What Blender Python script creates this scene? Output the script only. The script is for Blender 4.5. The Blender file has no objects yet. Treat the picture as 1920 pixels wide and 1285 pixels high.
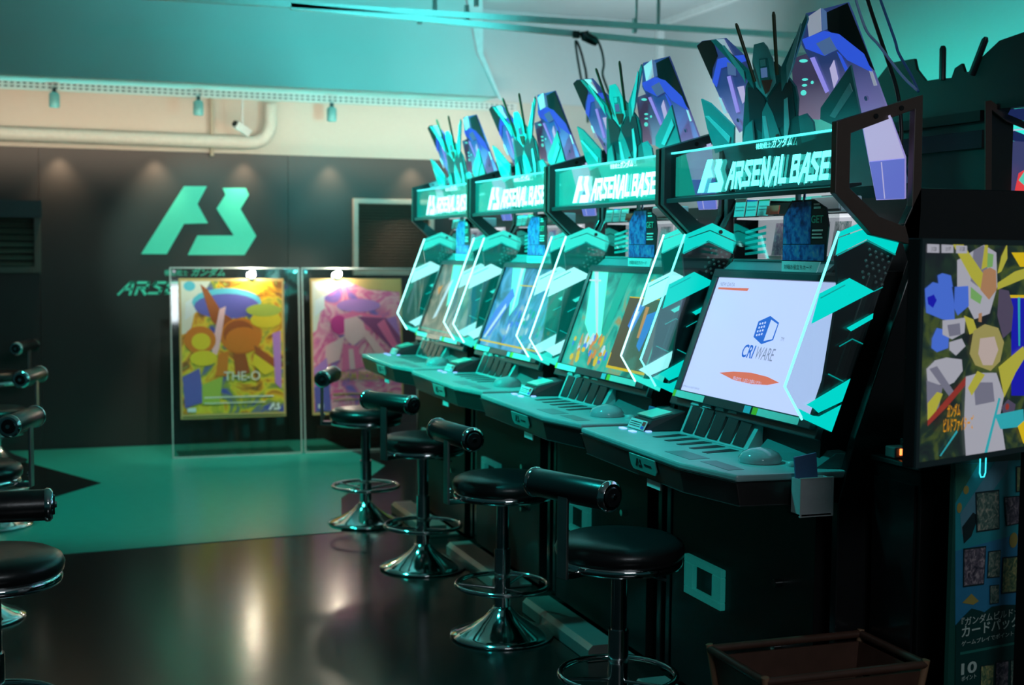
import bpy, math, random
import numpy as np
from mathutils import Vector, Matrix
random.seed(7)
C = bpy.context.scene.collection
SC = bpy.context.scene

# ------------------------------------------------------------------ camera
F_PX, YAW, PITCH, ROLL, CAM_H = 2507.5, 0.33816, 0.06901, 0.00905, 1.48
_f = Vector((math.sin(YAW)*math.cos(PITCH), math.cos(YAW)*math.cos(PITCH), -math.sin(PITCH)))
_r0 = Vector((math.cos(YAW), -math.sin(YAW), 0))
_u0 = _r0.cross(_f)
CR = _r0*math.cos(ROLL) + _u0*math.sin(ROLL)
CU = _u0*math.cos(ROLL) - _r0*math.sin(ROLL)
cam_d = bpy.data.cameras.new('camera'); cam = bpy.data.objects.new('camera', cam_d); C.objects.link(cam)
cam_d.sensor_width = 36; cam_d.lens = F_PX/1920*36; cam_d.clip_start = 0.05
cam.matrix_world = Matrix(((CR.x, CU.x, -_f.x, 0), (CR.y, CU.y, -_f.y, 0), (CR.z, CU.z, -_f.z, CAM_H), (0, 0, 0, 1)))
cam_d.dof.use_dof = True; cam_d.dof.focus_distance = 3.9; cam_d.dof.aperture_fstop = 3.2
SC.camera = cam

# ------------------------------------------------------------------ world, exposure, lamps
w = bpy.data.worlds.new('world'); SC.world = w; w.use_nodes = True
w.node_tree.nodes['Background'].inputs[0].default_value = (0.02, 0.10, 0.11, 1)
w.node_tree.nodes['Background'].inputs[1].default_value = 0.22
vs = SC.view_settings
vs.view_transform = 'Standard'; vs.look = 'None'; vs.gamma = 1; vs.exposure = 0.12; vs.use_curve_mapping = False

def lamp(name, kind, loc, target, energy, color, size=.1, spot=60, blend=.3, sy=None, spread=None):
    d = bpy.data.lights.new(name, kind); d.energy = energy; d.color = color
    if kind == 'AREA':
        d.size = size
        if sy: d.shape = 'RECTANGLE'; d.size_y = sy
        if spread: d.spread = math.radians(spread)
    elif kind == 'SPOT':
        d.spot_size = math.radians(spot); d.spot_blend = blend; d.shadow_soft_size = size
    else: d.shadow_soft_size = size
    o = bpy.data.objects.new(name, d); C.objects.link(o); o.location = loc
    o.rotation_euler = (Vector(target) - Vector(loc)).to_track_quat('-Z', 'Y').to_euler()
    return o
TEAL = (0.02, 0.85, 0.70); WARM = (1.0, 0.70, 0.45); COOL = (0.62, 0.82, 0.88)
# teal stage spots hung from the ceiling, aimed along the row of cabinets
lamp('teal_spot_row', 'SPOT', (0.2, 6.3, 3.2), (2.1, 6.2, 1.3), 330, TEAL, .12, 58, .5)
lamp('teal_spot_row', 'SPOT', (0.5, 4.3, 3.2), (2.0, 4.2, 1.0), 235, (0.02, 0.80, 0.78), .12, 52, .6)
# added teal area lamp, out of view on the left, to light the toppers
lamp('teal_topper_fill', 'AREA', (-1.7, 6.9, 2.95), (2.1, 6.5, 1.85), 52, (0.0, 0.85, 0.66), 3.0, sy=.5, spread=36)
lamp('teal_beam_end', 'SPOT', (3.0, 8.3, 1.95), (2.75, 9.75, 2.66), 7, (0.05, 0.9, 0.75), .05, 75, .5)
lamp('teal_streak', 'SPOT', (3.1, 7.4, 1.75), (2.72, 9.53, 2.86), 12, (0.35, 0.9, 0.85), .01, 17, .12)
# dim white light of the room behind the camera
lamp('room_fill', 'AREA', (1.2, -1.2, 2.7), (2.0, 3.0, .8), 24, (.85, .93, 1), 1.6, sy=.6)
lamp('teal_wash_right', 'AREA', (3.6, 5.3, 2.4), (4.9, 6.0, 3.1), 5.5, (0.12, 0.72, 0.72), .8, sy=.3)
# teal wash thrown up on the beam and the far wall
lamp('teal_wash_beam', 'SPOT', (2.2, 6.4, 2.0), (1.2, 9.5, 2.95), 290, (0.07, 0.72, 0.72), .1, 85, .6)
lamp('teal_wash_floor', 'SPOT', (0.2, 7.4, 3.3), (0.6, 8.3, 0), 150, (0.03, 0.80, 0.62), .2, 62, .6)
# warm wall washers along the top of the black lining
for wx in (0.13, 0.80, 1.45, 2.1, 2.75):
    lamp('warm_downlight', 'SPOT', (wx, 10.15, 2.20), (wx, 10.21, 0.6), 20, WARM, .02, 90, 1.0)
lamp('warm_wall_light', 'AREA', (1.5, 9.3, 2.2), (1.5, 10.3, 2.42), 6.5, (1, .76, .56), 4.4, sy=.1, spread=75)
lamp('teal_under_beam', 'AREA', (1.0, 9.75, 1.6), (1.0, 9.80, 2.64), 3.5, (0.02, 0.80, 0.74), 4.6, sy=.05, spread=28)
lamp('ceiling_glow', 'AREA', (4.1, 8.7, 2.2), (4.2, 10.2, 3.1), 14, COOL, .8, sy=.3)
lamp('emblem_fill', 'SPOT', (0.9, 7.3, 3.0), (1.12, 10.24, 1.40), 150, (.55, 1, .85), .05, 27, .6)  # added spot, only there to brighten the emblem
# card display spots
for cx in (1.25, 2.15):
    lamp('card_spot', 'SPOT', (cx-.1, 8.0, 2.9), (cx, 9.55, .7), 165, (1, .86, .70), .05, 34, .5)

# ------------------------------------------------------------------ pixel helpers (points on real planes of the room)
def ray(px, py): return CR*((px-960)/F_PX) - CU*((py-642.5)/F_PX) + _f
CAMP = Vector((0, 0, CAM_H))
def at(px, py, ax, val):
    d = ray(px, py); t = (val - CAMP[ax])/d[ax]; return CAMP + d*t
def atp(px, py, p0, n):
    d = ray(px, py); p0 = Vector(p0); n = Vector(n); t = (p0 - CAMP).dot(n)/d.dot(n); return CAMP + d*t

# ------------------------------------------------------------------ materials
MATS = {}
def pm(name, col, rough=.5, metal=0, emis=None, es=0, var=.12, scale=30, bump=0, alpha=1, spec=None, coat=0):
    if name in MATS: return MATS[name]
    m = bpy.data.materials.new(name); m.use_nodes = True; nt = m.node_tree; b = nt.nodes['Principled BSDF']
    b.inputs['Roughness'].default_value = rough; b.inputs['Metallic'].default_value = metal
    if spec is not None: b.inputs['Specular IOR Level'].default_value = spec
    if coat: b.inputs['Coat Weight'].default_value = coat; b.inputs['Coat Roughness'].default_value = .08
    tc = nt.nodes.new('ShaderNodeTexCoord'); nz = nt.nodes.new('ShaderNodeTexNoise')
    nz.inputs['Scale'].default_value = scale; nz.inputs['Detail'].default_value = 4
    nt.links.new(tc.outputs['Object'], nz.inputs['Vector'])
    mx = nt.nodes.new('ShaderNodeMix'); mx.data_type = 'RGBA'
    mx.inputs[6].default_value = tuple(c*(1-var) for c in col) + (1,)
    mx.inputs[7].default_value = tuple(min(1, c*(1+var)) for c in col) + (1,)
    nt.links.new(nz.outputs['Fac'], mx.inputs[0]); nt.links.new(mx.outputs[2], b.inputs['Base Color'])
    if emis:
        b.inputs['Emission Color'].default_value = tuple(emis) + (1,); b.inputs['Emission Strength'].default_value = es
    if bump:
        bp = nt.nodes.new('ShaderNodeBump'); bp.inputs['Strength'].default_value = bump; bp.inputs['Distance'].default_value = .004
        nt.links.new(nz.outputs['Fac'], bp.inputs['Height']); nt.links.new(bp.outputs['Normal'], b.inputs['Normal'])
    MATS[name] = m; return m
def glow(name, col, s): return pm(name, tuple(min(c, 1)*.12 for c in col), .4, 0, col, s, var=.03)
def flat(name, col): return pm(name, col, .45, var=.05, scale=60)
def acrylic(name, tint=(.95, .98, .98), gloss=.08, rough=.02):
    m = bpy.data.materials.new(name); m.use_nodes = True; nt = m.node_tree
    nt.nodes.remove(nt.nodes['Principled BSDF']); out = nt.nodes['Material Output']
    tr = nt.nodes.new('ShaderNodeBsdfTransparent'); tr.inputs[0].default_value = tint + (1,)
    gl = nt.nodes.new('ShaderNodeBsdfGlossy'); gl.inputs['Roughness'].default_value = rough
    lw = nt.nodes.new('ShaderNodeLayerWeight'); lw.inputs['Blend'].default_value = .25
    ml = nt.nodes.new('ShaderNodeMath'); ml.operation = 'MULTIPLY_ADD'; ml.inputs[1].default_value = .35; ml.inputs[2].default_value = gloss
    mx = nt.nodes.new('ShaderNodeMixShader')
    nt.links.new(lw.outputs['Fresnel'], ml.inputs[0]); nt.links.new(ml.outputs[0], mx.inputs[0])
    nt.links.new(tr.outputs[0], mx.inputs[1]); nt.links.new(gl.outputs[0], mx.inputs[2]); nt.links.new(mx.outputs[0], out.inputs['Surface'])
    return m
def swirl(name, stops, scale=3, emis=0, dist=1.5, rough=.35):
    """abstract printed artwork: domain-warped noise through a colour ramp"""
    m = bpy.data.materials.new(name); m.use_nodes = True; nt = m.node_tree; b = nt.nodes['Principled BSDF']
    b.inputs['Roughness'].default_value = rough
    tc = nt.nodes.new('ShaderNodeTexCoord'); nz = nt.nodes.new('ShaderNodeTexNoise')
    nz.inputs['Scale'].default_value = scale; nz.inputs['Detail'].default_value = 3; nz.inputs['Distortion'].default_value = dist
    nt.links.new(tc.outputs['Object'], nz.inputs['Vector'])
    cr = nt.nodes.new('ShaderNodeValToRGB'); el = cr.color_ramp.elements
    while len(el) < len(stops): el.new(.5)
    for e, (p, c) in zip(el, stops): e.position = p; e.color = c + (1,)
    nt.links.new(nz.outputs['Fac'], cr.inputs[0])
    if emis < .5: nt.links.new(cr.outputs[0], b.inputs['Base Color'])
    else: b.inputs['Base Color'].default_value = (.01,.012,.014,1)
    if emis:
        nt.links.new(cr.outputs[0], b.inputs['Emission Color']); b.inputs['Emission Strength'].default_value = emis
    return m

M_black = pm('black_paint', (.006, .0065, .007), .45, bump=.05, spec=.3)
M_blackgl = pm('black_gloss_plastic', (.01, .011, .012), .22)
M_dark = pm('dark_teal_plastic', (.02, .045, .05), .4)
M_console = pm('grey_console_plastic', (.30, .50, .50), .33)
M_slot = pm('dark_slot', (.02, .025, .028), .4)
M_chrome = pm('chrome', (.75, .75, .76), .08, 1, var=.02)
M_steel = pm('brushed_steel', (.50, .50, .49), .32, 1, var=.1)
M_vinyl = pm('black_vinyl', (.012, .012, .013), .30, bump=.08, scale=90)
M_white = pm('white_plastic', (.75, .75, .75), .4, var=.04)
M_paper = pm('white_paper', (.80, .80, .78), .6, var=.03)
M_brown = pm('brown_bracket_paint', (.085, .055, .045), .42)
M_glass = acrylic('clear_acrylic')
M_glass2 = acrylic('thick_acrylic', (.90, .94, .93), .10, .04)
G_edge = glow('lit_acrylic_edge', (.10, .95, .88), 3.2)
G_band = glow('lit_teal_band', (.0, .62, .55), 1.0)
G_sign = glow('lit_sign_lettering', (.12, 1.0, .92), 2.2)
M_band = pm('teal_film_band', (.05, .62, .58), .3, emis=(0, .6, .55), es=.35)

# ------------------------------------------------------------------ mesh builder
class MB:
    def __init__(s): s.v = []; s.f = []; s.sm = []; s.mi = []; s.k = 0
    def add(s, vs, fs, smooth=False):
        o = len(s.v); s.v += [tuple(p) for p in vs]
        for f in fs: s.f.append(tuple(i+o for i in f)); s.sm.append(smooth); s.mi.append(s.k)
        return s
    def box(s, a, b):
        (x0, y0, z0), (x1, y1, z1) = a, b
        x0, x1 = sorted((x0, x1)); y0, y1 = sorted((y0, y1)); z0, z1 = sorted((z0, z1))
        V = [(x0,y0,z0),(x1,y0,z0),(x1,y1,z0),(x0,y1,z0),(x0,y0,z1),(x1,y0,z1),(x1,y1,z1),(x0,y1,z1)]
        return s.add(V, [(0,3,2,1),(4,5,6,7),(0,1,5,4),(1,2,6,5),(2,3,7,6),(3,0,4,7)])
    def prism(s, pts, ext):
        pts = [Vector(p) for p in pts]; ext = Vector(ext); n = len(pts)
        nrm = Vector((0,0,0))
        for i in range(n): nrm += pts[i].cross(pts[(i+1) % n])
        if nrm.dot(ext) > 0: pts = pts[::-1]
        V = pts + [p + ext for p in pts]
        return s.add(V, [tuple(range(n)), tuple(range(2*n-1, n-1, -1))] + [(i, i+n, (i+1) % n + n, (i+1) % n) for i in range(n)])
    def tube(s, pts, r, n=10, closed=False):
        pts = [Vector(p) for p in pts]; rings = []; m = len(pts)
        rr = r if isinstance(r, (list, tuple)) else [r]*m
        up = None
        for i, p in enumerate(pts):
            a = pts[(i-1) % m] if (closed or i > 0) else p; b = pts[(i+1) % m] if (closed or i < m-1) else p
            t = (b - a).normalized()
            if up is None: up = t.orthogonal().normalized()
            up = (up - t*up.dot(t)).normalized(); sd = t.cross(up)
            rings.append([p + (up*math.cos(q) + sd*math.sin(q))*rr[i] for q in [2*math.pi*j/n for j in range(n)]])
        V = [q for R in rings for q in R]; F = []
        for i in range(m if closed else m-1):
            a = i*n; b = ((i+1) % m)*n
            for j in range(n): F.append((a+j, a+(j+1) % n, b+(j+1) % n, b+j))
        s.add(V, F, True)
        if not closed: s.add(rings[0][::-1], [tuple(range(n))]); s.add(rings[-1], [tuple(range(n))])
        return s
    def lathe(s, prof, c=(0,0,0), n=32):
        V = []; F = []; m = len(prof)
        for r, z in prof:
            for j in range(n):
                q = 2*math.pi*j/n; V.append((c[0]+r*math.cos(q), c[1]+r*math.sin(q), c[2]+z))
        for i in range(m-1):
            for j in range(n): F.append((i*n+j, i*n+(j+1) % n, (i+1)*n+(j+1) % n, (i+1)*n+j))
        return s.add(V, F, True)
    def build(s, name, mat, parent=None, root=None, bevel=0):
        """root: the thing whose base is the origin of the coordinates given"""
        me = bpy.data.meshes.new(name)
        me.from_pydata(s.v, [], s.f)
        me.polygons.foreach_set('use_smooth', s.sm)
        for m in (mat if isinstance(mat, list) else [mat]): me.materials.append(m)
        if isinstance(mat, list): me.polygons.foreach_set('material_index', s.mi)
        me.update()
        o = bpy.data.objects.new(name, me); C.objects.link(o)
        if parent: o.parent = parent
        if root is not None:
            off = root; me.transform(Matrix.Translation(-Vector(off)))
        if bevel:
            b = o.modifiers.new('bevel', 'BEVEL'); b.width = bevel; b.segments = 2; b.limit_method = 'ANGLE'
        return o
def tag(o, label=None, cat=None, group=None, kind=None):
    if label: o['label'] = label
    if cat: o['category'] = cat
    if group: o['group'] = group
    if kind: o['kind'] = kind
    return o
def thing(name, loc, label, cat, group=None, rz=0):
    o = bpy.data.objects.new(name, None); C.objects.link(o); o.location = loc; o.rotation_euler.z = rz
    o.empty_display_size = .1
    return tag(o, label, cat, group)
def single(mb, name, mat, loc, label, cat, group=None, bevel=0):
    o = mb.build(name, mat, None, loc, bevel); o.location = loc; return tag(o, label, cat, group)
def dup(o, parent=None, skip=()):
    c = o.copy(); C.objects.link(c); c.parent = parent
    for k in list(o.children):
        if k.name.split('.')[0] not in skip: dup(k, c)
    return c
def struct(mb, name, mat, parent=None):
    o = mb.build(name, mat, parent)
    if not parent: o['kind'] = 'structure'
    return o
class Frame:
    """a flat printed face: origin, right axis, up axis, outward normal"""
    def __init__(s, o, r, u): s.o = Vector(o); s.r = Vector(r).normalized(); s.u = Vector(u).normalized(); s.n = s.r.cross(s.u)
    def p(s, a, b, h=0): return s.o + s.r*a + s.u*b + s.n*h
    def inv(s, q): d = Vector(q) - s.o; return (d.dot(s.r), d.dot(s.u))
    def px(s, x, y): return s.inv(atp(x, y, s.o, s.n))
def art(name, fr, items, parent, root, h0=.0006, dh=.0004, th=.0004):
    """flat print: a stack of thin coloured shapes on a face; items = [(poly, material)]"""
    mats = []; mb = MB()
    for i, (poly, m) in enumerate(items):
        if m not in mats: mats.append(m)
        mb.k = mats.index(m)
        mb.prism([fr.p(a, b, h0+i*dh) for a, b in poly], fr.n*th)
    o = mb.build(name, mats, parent, root)
    if len(items) > 1: o['kind'] = 'stuff'
    return o
def strokes(paths, wd):
    out = []
    for path in paths:
        for (x0, y0), (x1, y1) in zip(path, path[1:]):
            d = Vector((x1-x0, y1-y0)); L = d.length; d /= L; n = Vector((-d.y, d.x))*wd/2
            a = Vector((x0, y0)) - d*wd*.42; b = Vector((x1, y1)) + d*wd*.42
            out.append([tuple(a+n), tuple(a-n), tuple(b-n), tuple(b+n)])
    return out
GLY = {'A': [[(-.05,0),(.55,.92),(.78,.92),(.80,0)], [(.30,.40),(.76,.40)]], 'R': [[(.1,0),(.1,.4)], [(.0,.92),(.78,.92),(.78,.5),(.1,.5)], [(.4,.45),(.82,0)]],
 'S': [[(.9,.92),(.2,.92),(.1,.72),(.78,.40),(.72,.08),(-.05,.08)]], 'E': [[(.9,.92),(.1,.92),(.1,.08),(.85,.08)], [(.1,.5),(.75,.5)]],
 'N': [[(.1,0),(.1,1)], [(.1,.92),(.78,.08)], [(.78,0),(.78,1)]], 'L': [[(.1,1),(.1,.08),(.8,.08)]],
 'B': [[(.1,.08),(.1,.92),(.78,.92),(.78,.58),(.1,.52)], [(.7,.5),(.84,.3),(.8,.08),(.1,.08)]], ' ': []}
def angular(word, wd=.19, sp=1.12, shear=.32):
    polys = []; x = 0
    for ch in word:
        if ch == ' ': x += .35; continue
        for p in strokes(GLY[ch], wd): polys.append([(a + x + b*shear, b) for a, b in p])
        x += sp if ch != 'L' else sp*.92
    return polys, x
LOGO_A = [(345,70),(447,70),(405,150),(452,235),(345,238),(268,373),(153,373)]
LOGO_B = [(517,78),(620,78),(635,108),(597,172),(667,292),(615,377),(362,377),(405,290),(567,290),(490,170),(530,108)]
def logo_polys(x0, y0, sc_x, sc_y, shear=0):
    return [[(x0 + (a-153)/514*sc_x + (373-b)/303*sc_y*shear, y0 + (377-b)/307*sc_y) for a, b in P] for P in (LOGO_A, LOGO_B)]
def text(name, body, fr, a, b, width, height, mat, parent, root, h=.0012, shear=0, bold=0, ext=.0004):
    cu = bpy.data.curves.new('lettering', 'FONT'); cu.body = body; cu.size = 1; cu.extrude = 0; cu.shear = shear; cu.offset = bold
    cu.resolution_u = 3
    t = bpy.data.objects.new('lettering', cu); C.objects.link(t)
    dg = bpy.context.evaluated_depsgraph_get(); me = bpy.data.meshes.new_from_object(t.evaluated_get(dg))
    bpy.data.objects.remove(t); bpy.data.curves.remove(cu)
    n = len(me.vertices)
    if n == 0: return None
    co = np.empty(n*3, 'f'); me.vertices.foreach_get('co', co); co = co.reshape(-1, 3)
    x0, x1 = co[:,0].min(), co[:,0].max(); y0, y1 = co[:,1].min(), co[:,1].max()
    out = [fr.p(a + (x-x0)/(x1-x0)*width, b + (y-y0)/(y1-y0)*height, h) for x, y, _ in co]
    mb = MB(); mb.add(out, [tuple(p.vertices) for p in me.polygons]); bpy.data.meshes.remove(me)
    return mb.build(name, mat, parent, root)
def rect(a0, b0, a1, b1): return [(a0,b0),(a1,b0),(a1,b1),(a0,b1)]
def ngon(ca, cb, ra, rb, n=20, ph=0): return [(ca+ra*math.cos(ph+2*math.pi*i/n), cb+rb*math.sin(ph+2*math.pi*i/n)) for i in range(n)]

def smooth(pts, n=6):
    P_ = [Vector(p) for p in pts]; out = []
    for i in range(len(P_)-1):
        p0, p1, p2, p3 = P_[max(i-1,0)], P_[i], P_[i+1], P_[min(i+2, len(P_)-1)]
        for k in range(n):
            t = k/n; out.append(.5*((2*p1)+(p2-p0)*t+(2*p0-5*p1+4*p2-p3)*t*t+(3*p1-p0-3*p2+p3)*t**3))
    return out + [P_[-1]]
# ================================================================== ROOM
WY, BY, RX, CZ = 10.27, 9.53, 4.9, 3.39
M_floor = pm('black_floor_vinyl', (.010, .009, .0085), .19, bump=.08, scale=14, var=.4)
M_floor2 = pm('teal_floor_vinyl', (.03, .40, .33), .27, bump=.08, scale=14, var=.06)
M_cream = pm('cream_wall_paint', (.66, .60, .53), .7, bump=.05, var=.03)
M_greyw = pm('pale_grey_paint', (.60, .63, .64), .7, var=.03)
M_lining = pm('black_wall_lining', (.030, .028, .027), .42, var=.15, scale=3)
struct(MB().box((-4, -1.5, -.1), (RX, WY, 0)), 'floor', M_floor)
fl = [at(x, y, 2, 0) for x, y in ((56,842),(320,833))]
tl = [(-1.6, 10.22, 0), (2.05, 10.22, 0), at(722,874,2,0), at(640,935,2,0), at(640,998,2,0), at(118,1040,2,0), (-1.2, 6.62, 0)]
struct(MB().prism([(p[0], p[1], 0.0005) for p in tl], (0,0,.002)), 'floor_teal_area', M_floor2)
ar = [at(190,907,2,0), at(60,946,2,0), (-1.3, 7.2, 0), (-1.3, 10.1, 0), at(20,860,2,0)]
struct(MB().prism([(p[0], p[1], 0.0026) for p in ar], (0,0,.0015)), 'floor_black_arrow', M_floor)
struct(MB().box((-4, -1.5, CZ), (RX, WY+.1, CZ+.1)), 'ceiling', M_greyw)
struct(MB().box((RX, -1.5, 0), (RX+.1, WY, CZ)), 'wall_right', M_greyw)
wb = struct(MB().box((-4, WY, 0), (RX, WY+.1, CZ)), 'wall_back', M_cream)
xs = [-3.98, -2.1, -.012, 1.78, 3.4, RX-.002]
for a, b in zip(xs, xs[1:]):
    MB().box((a+.0015, WY-.03, 0.002), (b-.0015, WY, 2.185)).build('panel', M_lining, wb)
struct(MB().box((-3.98, WY-.045, 2.185), (RX-.002, WY, 2.20)), 'trim_1', M_cream)
struct(MB().box((2.0, WY-.05, 0.0), (RX-.002, WY-.03, .10)), 'baseboard_back', pm('dark_baseboard', (.05,.042,.038), .5))
# upper grey wall right of the beam
struct(MB().box((3.0, WY-.02, 2.665), (RX-.002, WY-.001, CZ-.001)), 'wall_back_upper', M_greyw)
# beam with slanted end
M_beam = pm('beam_paint', (.62, .66, .66), .65, var=.02, scale=4)
e = [at(937,188,1,BY), at(892,100,1,BY), at(868,-6,1,BY)]
prof = [(-4, BY, 2.64), (e[0].x, BY, 2.62), (e[1].x, BY, e[1].z), (e[2].x, BY, CZ), (-4, BY, CZ)]
prof[0] = (-4, BY, e[0].z); 
struct(MB().prism(prof, (0, WY-BY-.001, 0)), 'trim_2', M_beam)
# white strip standing in for the light streak along the beam's slanted end
g = [at(937,188,1,BY-.01), at(896,100,1,BY-.01), at(876,-6,1,BY-.01), at(905,-6,1,BY-.01), at(906,100,1,BY-.01), at(941,188,1,BY-.01)]
struct(MB().prism(g, (0, .009, 0)), 'trim_3', pm('white_streak_strip', (.85,.88,.88), .5, emis=None))
# white boxes put in as the bright cove along the right wall corner
struct(MB().box((RX-.06, WY-.08, 2.9), (RX-.001, WY-.021, CZ-.002)), 'trim_4', pm('white_streak_strip', (.8,.8,.8), .5))
struct(MB().box((RX-.05, 5.5, CZ-.05), (RX-.001, WY-.09, CZ-.001)), 'trim_5', pm('white_streak_strip', (.8,.8,.8), .5))

# slotted cable rail under the beam
y0 = 9.9
rail = thing('slotted_rail', (0, y0, 2.585), 'long pale slotted metal rail under the teal lit beam', 'rail')
MB().box((-3.5, -.02, -.03), (3.5, .02, .03)).build('track', pm('rail_paint', (.62,.62,.60), .5), rail)
sl = MB()
for i in range(170):
    xx = -3.45 + i*.0408
    for zz in (-.012, .012): sl.box((xx, -.0215, zz-.004), (xx+.022, -.0195, zz+.004))
tag(sl.build('slot', M_black, rail), kind='stuff')
for k, (px, py, lab) in enumerate(((102,188,'left'), (372,203,'middle'), (622,215,'right'))):
    p = at(px, py, 1, y0-.04)
    t = thing('track_spotlight', (p.x, p.y, p.z-.05), {'left':'small teal can spotlight at the left end of the slotted rail','middle':'small teal can spotlight on the rail left of the security camera','right':'small teal can spotlight on the rail right of the bent pipe'}[lab], 'spotlight', 'can spotlights on the rail')
    MB().lathe([(.0,.0),(.030,.0),(.036,.008),(.036,.09),(.026,.105),(0,.105)], n=20).build('can', pm('teal_can', (.16,.40,.40), .4), t)
    MB().box((-.012,-.012,.1),(.012,.012,.135)).build('clamp', M_dark, t)
# insulated pipe with elbow
pz = 2.262
ex = at(510, 262, 1, 10.12)
pts = [(-3.5, 10.12, pz+.005), (ex.x-.16, 10.12, pz)]
for q in range(1, 7):
    a = q/6*math.pi/2; pts.append((ex.x-.16+.15*math.sin(a), 10.12, pz+.15-.15*math.cos(a)))
pts.append((ex.x-.01, 10.12, 2.55))
p0 = (ex.x, 10.12, pz)
single(MB().tube(pts, .048, 14), 'insulated_pipe', pm('pipe_wrap', (.66,.66,.60), .6, bump=.15), p0, 'fat wrapped pipe along the cream wall that bends up', 'pipe')
p = at(397, 250, 1, 10.2)
o = single(MB().tube([(p.x,10.2,2.16),(p.x,10.2,2.62)], .016, 10), 'conduit', pm('conduit_paint', (.50,.44,.34), .5), (p.x,10.2,2.16), 'thin beige vertical conduit on the cream wall', 'pipe')
# security camera
p = at(455, 242, 1, 9.9)
t = thing('security_camera', (p.x, p.y, p.z-.06), 'small white security camera hanging below the slotted rail', 'camera')
R = Matrix.Rotation(.5, 4, 'Y') @ Matrix.Rotation(.5, 4, 'Z')
mb = MB().box((-.075,-.028,-.028),(.06,.028,.028)); mb.v = [tuple((R @ Vector(q)) + Vector((0,0,.06))) for q in mb.v]; mb.build('housing', pm('camera_grey', (.55,.56,.55), .4), t, bevel=.006)
mb = MB().tube([(-.074,0,0),(-.086,0,0)], .022, 14); mb.v = [tuple((R @ Vector(q)) + Vector((0,0,.06))) for q in mb.v]; mb.build('lens', M_blackgl, t)
MB().tube([(0,0,.08),(0,0,2.556-p.z+.06)], .008, 8).build('stem', M_white, t)

# ceiling rails
ra = thing('hanging_rail', (2.6, 8.0, 2.86), 'double steel rail hanging on rods below the ceiling', 'rail')
for nm, (xa, ya), (xb, yb) in (('rail_bar', (380,-1), (1330,57)), ('rail_bar', (700,27), (1330,88))):
    a = at(xa, ya, 1, 8.0); b = at(xb, yb, 1, 8.0); d = (b-a).normalized()
    a = a - d*.5; b = b + d*1.0
    mb = MB().prism([(a.x, 7.98, a.z-.018), (b.x, 7.98, b.z-.018), (b.x, 7.98, b.z+.018), (a.x, 7.98, a.z+.018)], (0,.04,0)); mb.build(nm, pm('pale_rail_paint', (.62,.66,.66), .35), ra, (2.6,8.0,2.86))
for x, ya, yb in ((787,20,45),(815,-2,32),(875,10,40),(893,-2,12),(1190,35,62)):
    a = at(x, ya, 1, 8.0); b = at(x, yb, 1, 8.0); MB().box((a.x-.012, 7.985, b.z), (a.x+.012, 8.015, a.z)).build('rail_clip', M_steel, ra, (2.6,8.0,2.86))
for x, yb in ((1193,46),(1234,50),(815,8)):
    b = at(x, yb, 1, 8.0); MB().tube([(b.x, 8.0, b.z), (b.x, 8.0, CZ-.002)], .008 if x != 1234 else .012, 8).build('hanger_rod', M_steel, ra, (2.6,8.0,2.86))

# louvred grilles on the back wall
M_lv = pm('dark_bronze_louvre', (.11,.085,.065), .45, .2)
def grille(x0, x1, z0, z1, n, fw, label, fm, hood=False):
    b = (x0+x1)/2
    t = thing('vent_grille', (b, WY-.03, z0), label, 'vent'); O = (b, WY-.03, z0); yb = WY-.031
    MB().box((x0+.004, yb-.004, z0+.004), (x1-.004, yb, z1-.004)).build('backing', M_black, t, O)
    fr = MB()
    for q in (((x0,yb-.05,z0),(x0+fw,yb-.004,z1)), ((x1-fw,yb-.05,z0),(x1,yb-.004,z1)), ((x0+fw,yb-.05,z0),(x1-fw,yb-.004,z0+fw)), ((x0+fw,yb-.05,z1-fw),(x1-fw,yb-.004,z1))): fr.box(*q)
    fr.build('frame', fm, t, O, bevel=.003)
    H = (z1-z0-2*fw)/n; src = None
    for i in range(n):
        zz = z0+fw+i*H
        m = MB().prism([(x0+fw, yb-.034, zz+H*.15), (x0+fw, yb-.028, zz+H*.1), (x0+fw, yb-.008, zz+H*.85), (x0+fw, yb-.014, zz+H*.9)], (x1-x0-2*fw, 0, 0))
        m.build('slat', M_lv, t, O)
    if hood: MB().box((x0-.01, yb-.10, z1-.11), (x1+.01, yb-.051, z1+.012)).build('hood', M_dark, t, O)
grille(-.70, -.005, 1.284, 1.79, 9, .045, 'dark louvred vent grille with a hood at the left edge', pm('grille_frame_dark', (.12,.105,.09), .4), True)
grille(2.278, 2.925, 1.275, 1.868, 22, .038, 'louvred vent grille with pale frame behind the far cabinet', pm('grille_frame_pale', (.55,.50,.44), .4))

# wall emblem and lettering
M_mint = pm('mint_wall_vinyl', (.10,.85,.62), .5, var=.03)
fw = Frame((0, WY-.031, 0), (1,0,0), (0,0,1))
em = thing('wall_emblem', (1.1, WY-.031, 1.43), 'large mint angular two-piece emblem on the black wall', 'emblem')
for P in (LOGO_A, LOGO_B):
    q = [at(200+a*.42, 320+b*.42, 1, WY-.031) for a, b in P]
    MB().prism(q, (0,-.008,0)).build('emblem_piece', M_mint, em, (1.1, WY-.031, 1.43))
wl = thing('wall_lettering', (1.13, WY-.031, 1.13), 'mint wall lettering below the emblem, partly behind the card stand', 'lettering')
O = (1.13, WY-.031, 1.13)
pl, W = angular('ARSENAL BASE', .2)
s = 1.20/W
mb = MB()
for p in pl: mb.prism([fw.p(.535+a*s, 1.13+b*.093, 0) for a, b in p], (0,-.003,0))
mb.build('lettering', M_mint, wl, O)
text('lettering', '機動戦士', fw, .86, 1.266, .17, .045, M_mint, wl, O, h=.003)
text('lettering', 'ガンダム', fw, 1.05, 1.262, .25, .062, M_mint, wl, O, h=.003, shear=.3, bold=.02)

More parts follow.
